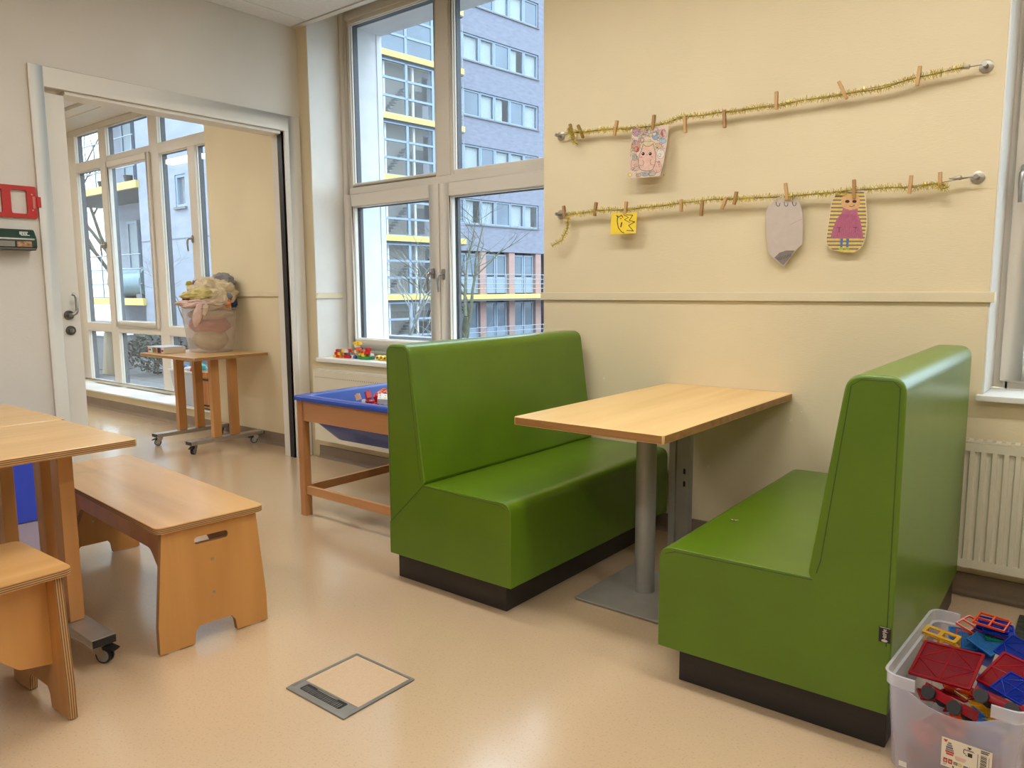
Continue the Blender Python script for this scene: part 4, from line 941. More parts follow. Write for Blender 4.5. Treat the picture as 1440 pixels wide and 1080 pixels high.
gb = thing('board_game_box', 'flat white board game box with coloured pictures on its side, on the wheeled table', 'box', (-5.9, 2.96, .736), R(1))
GX0, GX1, GY0, GY1, GZ = -6.0, -5.735, 2.865, 3.04, .736
MB().box(GX0, GX1, GY0, GY1, GZ, GZ+.046).build('carton', mat('game_box_card', (224, 214, 196), .5, noise_amt=.04), gb, bevel=.002)
MB().box(GX0-.001, GX1+.001, GY0-.001, GY1+.001, GZ+.0462, GZ+.05).build('lid', mat('game_box_lid', (206, 222, 242), .3, noise_amt=.08, noise_scale=12), gb, bevel=.001)
def prt(x0, x1, z0, z1, c, nm='side_print'): MB().box(x0, x1, GY0-.0016, GY0-.0003, GZ+z0, GZ+z1).build(nm, mat('print_%d_%d_%d' % c, c, .5, noise_amt=.3, noise_scale=60), gb)
for x0, x1, z0, z1, c in ((0, .012, .002, .044, (196, 40, 44)), (.02, .058, .018, .03, (92, 104, 128)), (.085, .115, .005, .042, (84, 150, 140)), (.118, .137, .005, .042, (196, 70, 50)), (.138, .16, .005, .042, (230, 170, 60)), (.165, .205, .003, .044, (40, 62, 120)), (.176, .192, .014, .032, (190, 170, 190)), (.207, .222, .003, .044, (190, 44, 50)), (.228, .255, .016, .03, (80, 90, 130))):
    prt(GX0+x0, GX0+x1, z0, z1, c)

cr_ = thing('wooden_crate', 'brown grained wooden chest with black bands on the low sill behind the wheeled table', 'crate', (-6.19, 3.53, .182))
M_CRATE = wood('cedar_crate', (198, 134, 76), (120, 70, 34), 'z', 1.6, .5, 0)
cx0, cx1, cy0, cy1, cz0, cz1 = -6.30, -6.085, 3.425, 3.63, .195, .515
MB().box(cx0, cx1, cy0, cy1, cz0, cz1-.06).build('body', M_CRATE, cr_, bevel=.004)
MB().box(cx0-.003, cx1+.003, cy0-.003, cy1+.003, cz1-.057, cz1).build('lid', M_CRATE, cr_, bevel=.006)
for z in (cz0+.02, cz1-.075): MB().box(cx0-.002, cx1+.002, cy0-.002, cy1+.002, z, z+.014).build('band', M_BLACK, cr_)
MB().tube([(cx0+.05, cy0+.1, cz1), (cx0+.055, cy0+.1, cz1+.025), (cx0+.085, cy0+.1, cz1+.03), (cx0+.11, cy0+.1, cz1+.018), (cx0+.115, cy0+.1, cz1)], .005, 8).build('handle', M_BLACK, cr_, smooth=True)
for ax in (cx0+.03, cx1-.03):
    for ay in (cy0+.03, cy1-.03): MB().box(ax-.012, ax+.012, ay-.012, ay+.012, .183, cz0).build('foot', M_BLACK, cr_)
pb = thing('plastic_toy_bin', 'white plastic bin with toys standing beside the brown chest', 'bin', (-6.6, 3.54, .182))
px0, px1, py0, py1 = -6.80, -6.335, 3.43, 3.66
def taper_bin(mb, x0, x1, y0, y1, z0, z1, tp, th):
    Ls = []
    for (i, z) in ((tp, z0), (0, z1), (th, z1), (tp+th, z0+th)): Ls.append([(p[0], p[1], z) for p in rrect(x0+i, x1-i, y0+i, y1-i, .03, 4)])
    n = len(Ls[0]); f_ = [tuple(range(n)), tuple(reversed(range(3*n, 4*n)))]
    for i in range(3):
        for k_ in range(n): f_.append((i*n+k_, i*n+(k_+1) % n, (i+1)*n+(k_+1) % n, (i+1)*n+k_))
    return mb.add([p for l in Ls for p in l], f_)
M_BIN = plastic_clear('white_bin_plastic', (222, 222, 226), .2, .3)
taper_bin(MB(), px0, px1, py0, py1, .184, .50, .03, .004).build('tub', M_BIN, pb, smooth=True, angle=50)
MB().prism(rrect(px0-.014, px1+.014, py0-.014, py1+.012,   .03, 4), .495, .506, 'z', holes=[rrect(px0+.004, px1-.004, py0+.004, py1-.004, .028, 4)]).build('rim', M_SILL, pb)
for i, (x, y, z, r_, c, l) in enumerate(((-6.70, 3.52, .50, .06, (60, 120, 190), 'blue plastic toy piled in the white bin'), (-6.42, 3.53, .52, .07, (80, 176, 176), 'turquoise plastic toy piled in the white bin'), (-6.53, 3.55, .51, .055, (200, 60, 60), 'red plastic toy piled in the white bin'), (-6.61, 3.52, .49, .055, (222, 222, 220), 'white plastic toy piled in the white bin'))):
    tag(MB().blob((x, y, z), (r_, r_*.8, r_*.7), 20, 12, rag_fn(i+20, .2, 1.6)).build('plastic_toy', mat('toy_%d_%d_%d' % c, c, .35, noise_amt=.05), smooth=True), l, 'toy')

# ================================================================== BOX OF MAGNETIC TILES
M_BOXP = plastic_clear('clear_box_plastic', (226, 220, 232), .67, .16, True)
SBR = R(-3)
sb = thing('storage_box', 'clear plastic storage box full of magnetic tiles, with a printed sticker on its front', 'box', (-.222, 2.20, 0), SBR)
# local frame centred: half sizes
hw, hd, hz = .150, .25, .27
def lp(w, d, z, r): return [(p[0], p[1], z) for p in rrect(-w, w, -d, d, r, 6)]
loops = [lp(hw-.028, hd-.035, .003, .03), lp(hw-.018, hd-.022, .02, .035), lp(hw-.006, hd-.006, hz-.035, .035)]
inner = [lp(hw-.0085, hd-.0085, hz-.035, .033), lp(hw-.0205, hd-.0245, .022, .033), lp(hw-.031, hd-.038, .006, .028)]
def dip(p):   # the rim is scooped on the short sides
    x, y, z = p; a = max(0, 1-(abs(x)/.085)**2) if abs(y) > hd*.7 else 0
    return (x, y, z-.030*a**.7)
m_ = MB(); L2 = [[dip(p) if i == 2 else p for p in l] for i, l in enumerate(loops)]+[[dip(p) if i == 0 else p for p in l] for i, l in enumerate(inner)]
nn = len(L2[0]); fs = [tuple(range(nn)), tuple(reversed(range(5*nn, 6*nn)))]
for i in range(5):
    for k_ in range(nn): fs.append((i*nn+k_, i*nn+(k_+1) % nn, (i+1)*nn+(k_+1) % nn, (i+1)*nn+k_))
def densify(poly, n=6):
    o = []
    for i in range(len(poly)):
        a, b = Vector(poly[i]), Vector(poly[(i+1) % len(poly)])
        k2 = n if (a-b).length > .05 else 1
        for j in range(k2): o.append(tuple(a.lerp(b, j/k2)))
    return o
L2 = [densify(l, 14) for l in loops]+[densify(l, 14) for l in inner]
L2[2] = [dip(p) for p in L2[2]]; L2[3] = [dip(p) for p in L2[3]]
nn = len(L2[0]); fs = [tuple(range(nn)), tuple(reversed(range(5*nn, 6*nn)))]
for i in range(5):
    for k_ in range(nn): fs.append((i*nn+k_, i*nn+(k_+1) % nn, (i+1)*nn+(k_+1) % nn, (i+1)*nn+k_))
MB().add([p for l in L2 for p in l], fs).build('tub', M_BOXP, sb, smooth=True, angle=40, local=True)
# raised collar with flared lip, interrupted by the scoops
def collar(rows, keep):
    n = len(rows[0]); vs = [p for l in rows for p in l]; f_ = []
    for i in range(len(rows)-1):
        for k_ in range(n):
            a = rows[0][k_]; b = rows[0][(k_+1) % n]
            if keep(a, b): f_.append((i*n+k_, i*n+(k_+1) % n, (i+1)*n+(k_+1) % n, (i+1)*n+k_))
    return MB().add(vs, f_)
cl = [densify(lp(hw-.0055, hd-.0055, hz-.034, .035), 14), densify(lp(hw, hd, hz-.03, .038), 14), densify(lp(hw+.001, hd+.001, hz-.004, .04), 14), densify(lp(hw+.004, hd+.004, hz, .042), 14), densify(lp(hw-.003, hd-.003, hz, .036), 14), densify(lp(hw-.0035, hd-.0035, hz-.03, .036), 14), densify(lp(hw-.0085, hd-.0085, hz-.034, .033), 14)]
keep = lambda a, b: not (abs((a[1]+b[1])/2) > hd*.7 and abs((a[0]+b[0])/2) < .083)
collar(cl, keep).build('rim', plastic_clear('clear_box_rim', (236, 232, 240), .6, .14, True), sb, smooth=True, angle=40, local=True)
# sticker on the front
stx0, stx1, stz0, stz1 = -.016, .088, .072, .148
def stk(mb, x0, x1, z0, z1, th=.0004, mi=0):
    def yy_(z): return -(hd-.006)+(hz-.035-z)*.0742-.0012
    mb.add([(x0, yy_(z0)-th, z0), (x1, yy_(z0)-th, z0), (x1, yy_(z1)-th, z1), (x0, yy_(z1)-th, z1), (x0, yy_(z0)+.0004, z0), (x1, yy_(z0)+.0004, z0), (x1, yy_(z1)+.0004, z1), (x0, yy_(z1)+.0004, z1)], [(0, 1, 2, 3), (7, 6, 5, 4), (0, 4, 5, 1), (1, 5, 6, 2), (2, 6, 7, 3), (3, 7, 4, 0)], mi)
m_ = MB(); stk(m_, stx0, stx1, stz0, stz1)
sk = m_.build('sticker', mat('sticker_paper', (232, 224, 206), .5, noise_amt=.02), sb, local=True)
m_ = MB()
def pr01(u0, u1, v0, v1, mi): stk(m_, stx0+u0*(stx1-stx0), stx0+u1*(stx1-stx0), stz1-v1*(stz1-stz0), stz1-v0*(stz1-stz0), .0008, mi)
for i, (a, b) in enumerate(((.04, .12), (.05, .11), (.062, .10))): pr01(a, b, .06+i*.03, .085+i*.03, 0)         # small emblem
for i, (a, b, c_) in enumerate(((.13, .20, 1), (.11, .22, 1), (.095, .235, 3), (.09, .25, 1), (.085, .26, 0), (.10, .25, 0))): pr01(a, b, .13+i*.075, .185+i*.075, c_)   # stacked boxes picture
pr01(.28, .5, .53, .62, 4); pr01(.3, .47, .62, .66, 4)
for i in range(2): pr01(.05+i*.1, .135+i*.1, .7, .86, 0); pr01(.07+i*.1, .115+i*.1, .76, .82, 5)
for (a, b, c_) in ((.26, .34, 6), (.355, .43, 7)): pr01(a, b, .74, .84, c_); pr01(a+.02, b-.02, .77, .81, 5)
for i in range(2): pr01(.46+i*.1, .55+i*.1, .76, .88, 3); pr01(.475+i*.1, .535+i*.1, .80, .85, 5)
for (a, b, v0, v1) in ((.52, .60, .08, .11), (.54, .58, .11, .15), (.50, .64, .17, .185), (.46, .66, .2, .212), (.53, .62, .27, .40), (.44, .455, .2, .33), (.455, .49, .32, .345), (.46, .48, .17, .2), (.49, .51, .36, .4)): pr01(a, b, v0, v1, 2)
for (a, b, v0, v1) in ((.78, .95, .03, .055), (.78, .92, .07, .085), (.78, .93, .1, .13)): pr01(a, b, v0, v1, 2)
for i in range(14): pr01(.78, .90, .2+i*.037, .2+i*.037+(.022 if i % 3 else .012), 2)
pr01(.72, .735, .2, .7, 1); pr01(.94, .95, .2, .72, 1)
pr01(.55, .95, .90, .985, 2); pr01(.60, .63, .92, .96, 5); pr01(.70, .78, .92, .96, 1); pr01(.84, .9, .92, .96, 1)
for (a, b) in ((.86, .885), (.892, .91), (.917, .945)): pr01(a, b, .80, .87, 2)
for (a, b) in ((.70, .73), (.74, .77), (.785, .82)): pr01(a, b, .83, .85, 1)
pr01(.24, .27, .9, .96, 2); pr01(.3, .5, .945, .955, 1); pr01(.05, .12, .9, .91, 1); pr01(.05, .11, .93, .94, 1)
m_.build('sticker_print', [mat('print_red', (196, 64, 60), .5, noise_amt=.05), mat('print_grey', (140, 134, 130), .5, noise_amt=.05), mat('print_black', (46, 42, 42), .5, noise_amt=.05), mat('print_blue', (90, 96, 150), .5, noise_amt=.05), mat('print_pink', (222, 184, 174), .5, noise_amt=.05), mat('print_cream', (236, 228, 214), .5, noise_amt=.02), mat('print_olive', (126, 130, 104), .5, noise_amt=.05), mat('print_yellow', (222, 206, 120), .5, noise_amt=.05)], sk)
m_ = MB(); stk(m_, -.108, -.09, .028, .042); m_.build('moulded_mark', M_SILL, sb, local=True)

# the tiles
TC = {'red': (176, 26, 42), 'blue': (20, 60, 180), 'orange': (244, 96, 24), 'yellow': (236, 186, 30), 'light blue': (60, 140, 206), 'green': (40, 150, 110), 'purple': (110, 60, 150)}
TMr = {k_: plastic_clear('tile_frame_'+k_.replace(' ', '_'), v, .25, .18) for k_, v in TC.items()}
TMw = {k_: plastic_clear('tile_web_'+k_.replace(' ', '_'), v, .5, .15) for k_, v in TC.items()}
def mtile(kind, c, pos, eul, size, label, ribs='x'):
    t = thing('magnetic_tile', label, 'toy tile', pos, 0, 'magnetic tiles in the box'); t.rotation_euler = eul
    a, f, th = size/2, size*.045, .0028
    if kind == 'square': outer = rrect(-a, a, -a, a, .004, 2); inn = rrect(-a+f, a-f, -a+f, a-f, .003, 2)
    else: outer = [(-a, -a), (a, -a), (0, a*.8)]; inn = [(-a+f*2.2, -a+f), (a-f*2.2, -a+f), (0, a*.8-f*2.4)]
    MB().prism(outer, -th, th, 'z', holes=[inn]).build('edge_frame', TMr[c], t, local=True)
    if ribs == 'grid':
        w = MB().box(-f*.6, f*.6, -a+f, a-f, -th*.9, th*.9).box(-a+f, -f*.6, -f*.6, f*.6, -th*.9, th*.9).box(f*.6, a-f, -f*.6, f*.6, -th*.9, th*.9)
        w.build('cross_bar', TMr[c], t, local=True)
    else:
        MB().prism(inn, -th*.3, th*.3, 'z').build('web', TMw[c], t, local=True)
        if ribs == 'x' and kind == 'square':
            w = MB(); q = a-f
            w.tube([(-q, 0, th*.5), (0, q, th*.5), (q, 0, th*.5), (0, -q, th*.5), (-q, 0, th*.5)], .0011, 5); w.tube([(0, -q, th*.5), (0, q, th*.5)], .0011, 5); w.tube([(-q, 0, th*.5), (q, 0, th*.5)], .0011, 5)
            w.build('rib', TMr[c], t, local=True)
    return t
def bp(px, py, z): return onz(px, py, z)
# filling seen through the side
rf = random.Random(21)
fc = ['yellow', 'red', 'orange', 'yellow', 'green', 'blue', 'red', 'orange', 'yellow', 'light blue']
for lv in range(5):
    for i in range(7):
        c = rf.choice(fc); sq = rf.random() < .65
        lx = rf.uniform(-.075, .075); ly = rf.uniform(-.15, .15); z = .03+lv*.034+rf.uniform(0, .008)
        if lv < 4 and rf.random() < .5: ly = -.155+rf.uniform(0, .02)
        v = Matrix.Rotation(SBR, 4, 'Z') @ Vector((lx, ly, 0)); 
        mtile('square' if sq else 'triangle', c, (-.222+v.x, 2.20+v.y, z), (rf.uniform(-.22, .22), rf.uniform(-.22, .22), rf.uniform(0, 6.28)), .07, '%s %s magnetic tile buried in the lower layers of the box' % (c, 'square' if sq else 'triangular'), 'x')
def ttile(kind, c, px, py, z, eul, size, label, ribs='x'): p = bp(px, py, z); return mtile(kind, c, p, eul, size, label, ribs)
ttile('square', 'red', 1331, 934, .235, (.30, -.06, -.12), .145, 'large red square magnetic tile with diamond ribs, tilted at the box corner')
ttile('square', 'red', 1431, 955, .222, (.34, .10, -.34), .135, 'large red square magnetic tile beside the blue ones')
yb = bp(1323, 898, .232)
yt = thing('magnetic_block', 'yellow magnetic block with window openings behind the large red tile', 'toy block', yb, R(-8)); yt.rotation_euler = (.1, .05, -.2)
MB().prism(rrect(-.045, .045, -.024, .024, .003, 2), .012, .016, 'z', holes=[rrect(-.036, -.005, -.013, .013, .002, 2), rrect(.005, .036, -.013, .013, .002, 2)]).build('top_frame', TMr['yellow'], yt, local=True)
MB().prism(rrect(-.045, .045, -.024, .024, .003, 2), -.016, -.012, 'z', holes=[rrect(-.036, -.005, -.013, .013, .002, 2), rrect(.005, .036, -.013, .013, .002, 2)]).build('bottom_frame', TMr['yellow'], yt, local=True)
wv = MB()
for x in (-.043, -.001, .039): wv.box(x, x+.004, -.023, -.019, -.012, .012).box(x, x+.004, .019, .023, -.012, .012)
wv.build('pillar', TMr['yellow'], yt, local=True)
# stack at the back right
sx = bp(1394, 884, .262)
mtile('square', 'purple', (sx.x+.004, sx.y-.002, .262), (.02, .05, -.1), .078, 'purple square magnetic tile in the stack under the orange grid tile')
mtile('square', 'blue', (sx.x+.016, sx.y-.004, .268), (.03, .05, .18), .08, 'blue square magnetic tile in the stack under the orange grid tile')
mtile('square', 'blue', (sx.x+.004, sx.y+.002, .2745), (.02, .04, .06), .076, 'blue square magnetic tile directly beneath the orange grid tile')
mtile('square', 'orange', (sx.x+.0, sx.y+.0, .282), (.05, .05, -.12), .078, 'orange magnetic grid tile lying on top of the tile stack', 'grid')
mtile('square', 'green', (sx.x+.018, sx.y-.012, .25), (.0, .1, .3), .075, 'green square magnetic tile low in the stack by the orange grid tile')
mtile('square', 'red', (sx.x+.022, sx.y-.014, .238), (.0, .05, .1), .075, 'red square magnetic tile at the bottom of the stack by the orange grid tile')
ttile('square', 'orange', 1372, 882, .252, (.04, .28, -.30), .078, 'orange magnetic grid tile sliding out of the stack towards the yellow block', 'grid')
ttile('square', 'light blue', 1390, 902, .245, (.35, .25, -.5), .075, 'light blue square magnetic tile leaning on the stack')
ttile('square', 'light blue', 1354, 898, .225, (.5, .0, .2), .07, 'light blue square magnetic tile between the yellow block and the stack')
ttile('square', 'orange', 1362, 906, .215, (1.2, .1, .2), .07, 'orange square magnetic tile standing on edge behind the large red tile', 'grid')
ttile('square', 'blue', 1378, 914, .210, (1.0, .1, -.2), .072, 'blue square magnetic tile standing on edge behind the red tiles')
ttile('square', 'blue', 1430, 916, .245, (.5, .2, -.45), .078, 'blue square magnetic tile at the box side by the stack')
ttile('square', 'blue', 1428, 968, .240, (.35, .1, -.5), .078, 'blue square magnetic tile lying on the red car chassis')
ttile('triangle', 'blue', 1384, 962, .20, (.4, .0, .6), .08, 'blue triangular magnetic tile deep between the two large red tiles')
# red cars with black wheels
def car(px, py, z, rz, label, tilt=0):
    p = bp(px, py, z); t = thing('toy_car_base', label, 'toy car', p, rz, None); t.rotation_euler = (tilt, .05, rz)
    MB().prism(rrect(-.06, .06, -.028, .028, .006, 3), -.008, .006, 'z').build('chassis', TMr['red'], t, bevel=.002, local=True)
    ring_ = MB()
    for x in (-.05, .05): ring_.box(x-.004, x+.004, -.028, .028, .006, .016)
    ring_.box(-.046, .046, -.028, -.022, .006, .013).box(-.046, .046, .022, .028, .006, .013).build('top_rail', TMr['red'], t, local=True)
    for x in (-.034, .034):
        for y in (-.033, .033):
            w_ = MB().cyl((x, y-.005, -.004), (x, y+.005, -.004), .0165, n=22).build('wheel', M_BLACK, t, smooth=True, local=True)
    return t
car(1335, 988, .215, R(-28), 'red toy car base with black wheels below the large ribbed tile', -.55)
car(1408, 990, .214, R(-16), 'red toy car base with black wheels beside the blue tile', -.55)
# mat at the frame edge
mt = MB().box(-.195, .9, 2.62, 3.26, .0005, .009).build('door_mat', mat('grey_green_mat', (66, 70, 62), .95, noise_amt=.5, noise_scale=60, bump=.6, bump_scale=220))
tag(mt, 'grey-green rough doormat on the floor in front of the radiator', 'mat')

# ================================================================== OUTSIDE
M_BRICK = mat('lavender_brick', (130, 132, 147), .85, noise_amt=.1, noise_scale=2.5, bump=.2, bump_scale=14, stretch=(1, 1, 3))
M_BRICK2 = mat('pale_end_wall', (146, 150, 162), .85, noise_amt=.08, noise_scale=2.0, bump=.2, bump_scale=14, stretch=(1, 1, 3))
M_YEL = mat('yellow_slab_edge', (208, 186, 112), .6, noise_amt=.06)
M_WF = mat('pale_blue_window_frame', (136, 151, 169), .5, noise_amt=.04)
M_CURT = mat('white_curtain', (157, 169, 176), .8, noise_amt=.1, noise_scale=8, stretch=(6, 6, .4))
M_PINK = mat('pink_panel', (166, 135, 129), .7, noise_amt=.05)
M_DARKIN = mat('dark_interior', (73, 73, 77), .8, noise_amt=.3, noise_scale=1.2)
M_CONC = mat('grey_concrete', (117, 117, 120), .85, noise_amt=.08)
M_RAILG = mat('galvanised_rail', (144, 151, 159), .45, .5, noise_amt=.05)
M_EXTW = mat('white_render', (222, 224, 228), .7, noise_amt=.04)
M_OUTGL = mat('far_glass', (97, 113, 132), .06, 0, noise_amt=.15, noise_scale=.6, spec=.9)
struct('ground', MB().box(-70, 40, 4.6, 90, -2.2, -2.0), mat('courtyard_paving', (103, 101, 99), .9, noise_amt=.2, noise_scale=3))
struct('terrace', MB().box(-24, 6, 3.98, 7.2, -.4, -.06), mat('terrace_paving', (88, 86, 86), .85, noise_amt=.2, noise_scale=4))
# white reveals of our own facade
struct('trim_11', MB().box(X1-.12, X1+.06, 3.971, 4.02, 0, 3.3).box(X1+.001, X1+.055, 3.79, 3.971, .70, 3.19).box(X1+.055, X2+.1, 3.79, 4.02, 3.10, 3.3).box(X1+.055, X2-.001, 3.79, 4.05, .66, .72), M_EXTW)
FO = Vector((-27.0, 29.5, 0)); FA = math.atan2(.99504, .0995)
apt = thing('apartment_block', 'long grey-lavender brick apartment block with window bands, across the courtyard', 'building', FO, FA)
# facade plane local y=0, outside is -y
FL = [5.95+2.757*i for i in range(-1, 6)]    # window band tops
def lbox(nm, m, x0, x1, y0, y1, z0, z1, parent=apt): return MB().box(x0, x1, y0, y1, z0, z1).build(nm, m, parent, local=True)
W0, W1 = -1.9, 6.08
bands = [5.95+2.757*i for i in range(0, 5)]
segs = [(-2.0, 3.22, 4.62)]+[(0, z, 0) for z in ()]
zc = 3.24
for zt_ in bands:
    lbox('wall', M_BRICK, -6.0, 6.95, 0, .3, zc, zt_-1.32); zc = zt_
lbox('wall', M_BRICK, -6.0, 6.95, 0, .3, zc, zc+1.5)
lbox('corner_strip', mat('pale_corner_brick', (150, 151, 166), .85, noise_amt=.06, noise_scale=3), 6.95, 7.6, -.02, .3, -2, zc+1.5)
lbox('back_wall', M_DARKIN, -6.0, 7.6, 2.4, 2.6, -2, zc+1.5)
lbox('side_wall', M_BRICK, 7.4, 7.6, .3, 2.4, -2, zc+1.5)
for b_ in bands: lbox('wall', M_BRICK, 6.12, 6.95, 0, .3, b_-1.32, b_)
mul = [.41, 1.61, 2.675, 3.845, 4.965, 6.11]; mul0 = [-1.9, -.75]+mul
wi = 0
for b_ in bands:
    for a, c in zip(mul0[:-1], mul0[1:]):
        f_ = ring(MB(), a+.01, c-.01, b_-1.31, b_-.01, .085, .06, .16).build('window', M_WF, apt, local=True)
        MB().box(a+.1, c-.1, .10, .12, b_-1.22, b_-.10).build('pane', M_OUTGL if wi % 3 == 1 else M_GLASS, f_)
        if wi % 3 != 1:
            MB().box(a+.1, c-.1-(.35 if wi % 4 == 2 else 0), .22, .26, b_-1.22, b_-.12).build('curtain', M_CURT, f_)
        wi += 1
    lbox('window_sill', M_CONC, .35, 6.15, -.06, .06, b_-1.38, b_-1.32)
    # balcony beside the tower
    bl = lbox('balcony_slab', M_YEL, -2.2, -.38, -.95, -.001, b_-2.45, b_-2.18)
    lbox('balcony_soffit', M_CONC, -2.18, -.40, -.93, -.001, b_-2.52, b_-2.452)
    rl = MB()
    for k_ in range(6): rl.tube([(-2.1, -.9, b_-1.98+k_*.17), (-.45, -.9, b_-1.98+k_*.17)], .018, 5)
    for x in (-.45, -1.2, -2.0): rl.tube([(x, -.9, b_-2.18), (x, -.9, b_-.02)], .022, 5)
    for k_ in range(5): rl.tube([(-.45, -.9, b_-2.0+k_*.38), (-1.2, -.9, b_-1.8+k_*.38)], .012, 4)
    rl.build('balcony_railing', M_RAILG, apt, local=True)
# lower gallery floors
gz = .95
for base, top in ((.95, 3.22), (-1.85, .6)):
    lbox('gallery_wall', M_DARKIN, -6.0, 6.95, .5, .6, base, top)
    for x in (-.7, 1.48, 3.72, 5.92): lbox('pink_pillar', M_PINK, x, x+.45, .05, .45, base, top)
    for x in (-.2, 1.98, 4.2):
        for q in range(2):
            f_ = ring(MB(), x+q*.86, x+q*.86+.8, base+.05, top-.1, .09, .2, .3).build('gallery_window', M_WF, apt, local=True)
            MB().box(x+q*.86+.09, x+q*.86+.71, .24, .26, base+1.0, top-.19).build('pane', M_OUTGL, f_)
            MB().box(x+q*.86+.09, x+q*.86+.71, .22, .27, base+.14, base+.95).build('lower_panel', M_WF, f_)
    rl = MB()
    for k_ in range(4): rl.tube([(-2.2, -.85, base+.3+k_*.25), (7.5, -.85, base+.3+k_*.25)], .02, 5)
    for k_ in range(7): rl.tube([(-1.9+k_*1.5, -.85, base), (-1.9+k_*1.5, -.85, base+1.05)], .022, 5)
    rl.build('gallery_railing', M_RAILG, apt, local=True)
lbox('gallery_slab', M_YEL, -2.2, 6.7, -.95, .5, .70, .945)
lbox('gallery_soffit', M_CONC, -2.2, 7.4, -.9, .5, .60, .699)
lbox('plinth_wall', M_CONC, -6, 7.4, -.9, .5, -2.1, -1.86)
# glazed stair tower
tw = thing('stair_tower', 'glazed stair tower with yellow floor bands in front of the apartment block', 'building', FO+Vector((.99504, -.0995, 0))*.95, FA)
def tb(nm, m, x0, x1, y0, y1, z0, z1, p=tw): return MB().box(x0, x1, y0, y1, z0, z1).build(nm, m, p, local=True)
TL, TR = -5.84, -2.35
tb('core_wall', mat('stair_core', (138, 135, 132), .9, noise_amt=.1), TL+.1, TR-.1, .80, .90, -2, 17)
for i in range(-2, 6):
    zt_ = 3.73+2.74*i     # yellow top
    z0 = zt_
    z1 = zt_+2.74-.26-.12
    tb('floor_band', M_YEL, TL-.06, TR+.25, -.12, .78, zt_-.26, zt_-.001)
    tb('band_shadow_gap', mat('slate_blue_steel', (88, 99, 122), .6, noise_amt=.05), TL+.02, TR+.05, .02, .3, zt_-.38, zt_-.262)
    f_ = MB(); hs = (z1-z0)/3
    f_.box(TL, TL+.32, 0, .3, z0, z1).box(TR-.14, TR, 0, .3, z0, z1).box(-4.08, -3.94, 0, .12, z0, z1)
    for k_ in range(4): zz = z0+hs*k_; f_.box(TL+.32, TR-.14, 0, .1, max(z0, zz-.05), min(z1, zz+.05))
    f2 = f_.build('glazing_frame', M_WF, tw, local=True)
    for a, c in ((TL+.32, -4.08), (-3.94, TR-.14)):
        for k_ in range(3): MB().box(a, c, .04, .06, z0+hs*k_+.05, z0+hs*(k_+1)-.05).build('pane', M_GLASS if i < 3 else M_OUTGL, f2)
    # stair flights behind the glass
    stp = MB(); n_ = 9
    for q in range(n_): stp.box(TL+.95+q*.13, TL+.95+q*.13+.16, .3, .72, z0+.2+q*.14, z0+.27+q*.14)
    stp.build('stair_flight', M_CONC, tw, local=True)
    for x in (TL+.75, -3.4): tb('inner_post', M_EXTW, x, x+.1, .35, .45, z0, z1)
    tb('landing_panel', M_DARKIN, -3.2, -2.7, .5, .6, z0+.2, z0+1.4)
dp_ = MB().cyl((TL-.02, -.2, -2), (TL-.02, -.2, 4.3), .11, n=12).cyl((TL-.02, -.2, 4.3), (TL-.02, -.2, 4.36), .15, n=12)
dp_.build('drain_pipe', M_EXTW, tw, local=True, smooth=True)
tb('side_glazing', M_OUTGL, TL, TL+.04, .31, .79, -2, 17)

# end wall of the near wing, seen through the next room's window
wg = thing('side_wing', 'pale brick wing with yellow balconies seen through the tall window of the next room', 'building', (-15, 8.7, -2))
def wbx(nm, m, *a, p=wg): return MB().box(*a).build(nm, m, p)
wbx('wall', M_BRICK2, -18.15, -16.45, 8.7, 9.0, -2, 9)
wbx('wall', M_BRICK2, -16.0, -11.6, 8.7, 9.0, -2, 9)
wbx('wall', M_BRICK2, -16.45, -16.0, 8.7, 9.0, -2, 3.05)
wbx('wall', M_BRICK2, -16.45, -16.0, 8.7, 9.0, 3.75, 9)
f_ = ring(MB(), -16.45, -16.0, 3.05, 3.75, .06, 8.72, 8.82).build('window', M_WF, wg); MB().box(-16.39, -16.06, 8.76, 8.78, 3.11, 3.69).build('pane', M_GLASS, f_); MB().box(-16.39, -16.06, 8.9, 8.93, 3.11, 3.69).build('curtain', M_CURT, f_)
wbx('window_sill', M_CONC, -16.48, -15.97, 8.64, 8.72, 3.0, 3.05)
wbx('recess_wall', M_BRICK2, -22.7, -18.15, 10.2, 10.5, -2, 9)
wbx('side_wall', M_BRICK2, -18.4, -18.15, 9.0, 10.2, -2, 9)
for z in (1.05, 3.8, 6.55):
    wbx('balcony_slab', M_YEL, -23.5, -18.1, 8.62, 8.7, z-.17, z)
    wbx('balcony_floor', M_CONC, -23.5, -18.16, 8.7, 10.15, z-.17, z-.002)
    rl = MB()
    for k_ in (.35, .7, 1.05): rl.tube([(-23.4, 8.68, z+k_), (-18.2, 8.68, z+k_)], .016, 5)
    for q in range(6): rl.tube([(-23.3+q*1.0, 8.68, z), (-23.3+q*1.0, 8.68, z+1.05)], .016, 5)
    rl.build('railing', M_RAILG, wg)
    for q, (a, c) in enumerate(((-21.9, -21.3), )):
        d_ = ring(MB(), a, c, z+.02, z+2.1, .07, 10.1, 10.19).build('balcony_door', M_WF, wg); MB().box(a+.07, c-.07, 10.14, 10.16, z+.09, z+2.03).build('pane', M_CURT, d_)
wbx('joint_line', mat('joint_grey', (109, 111, 122), .9, noise_amt=.05), -18.15, -11.6, 8.693, 8.6995, 2.36, 2.385)
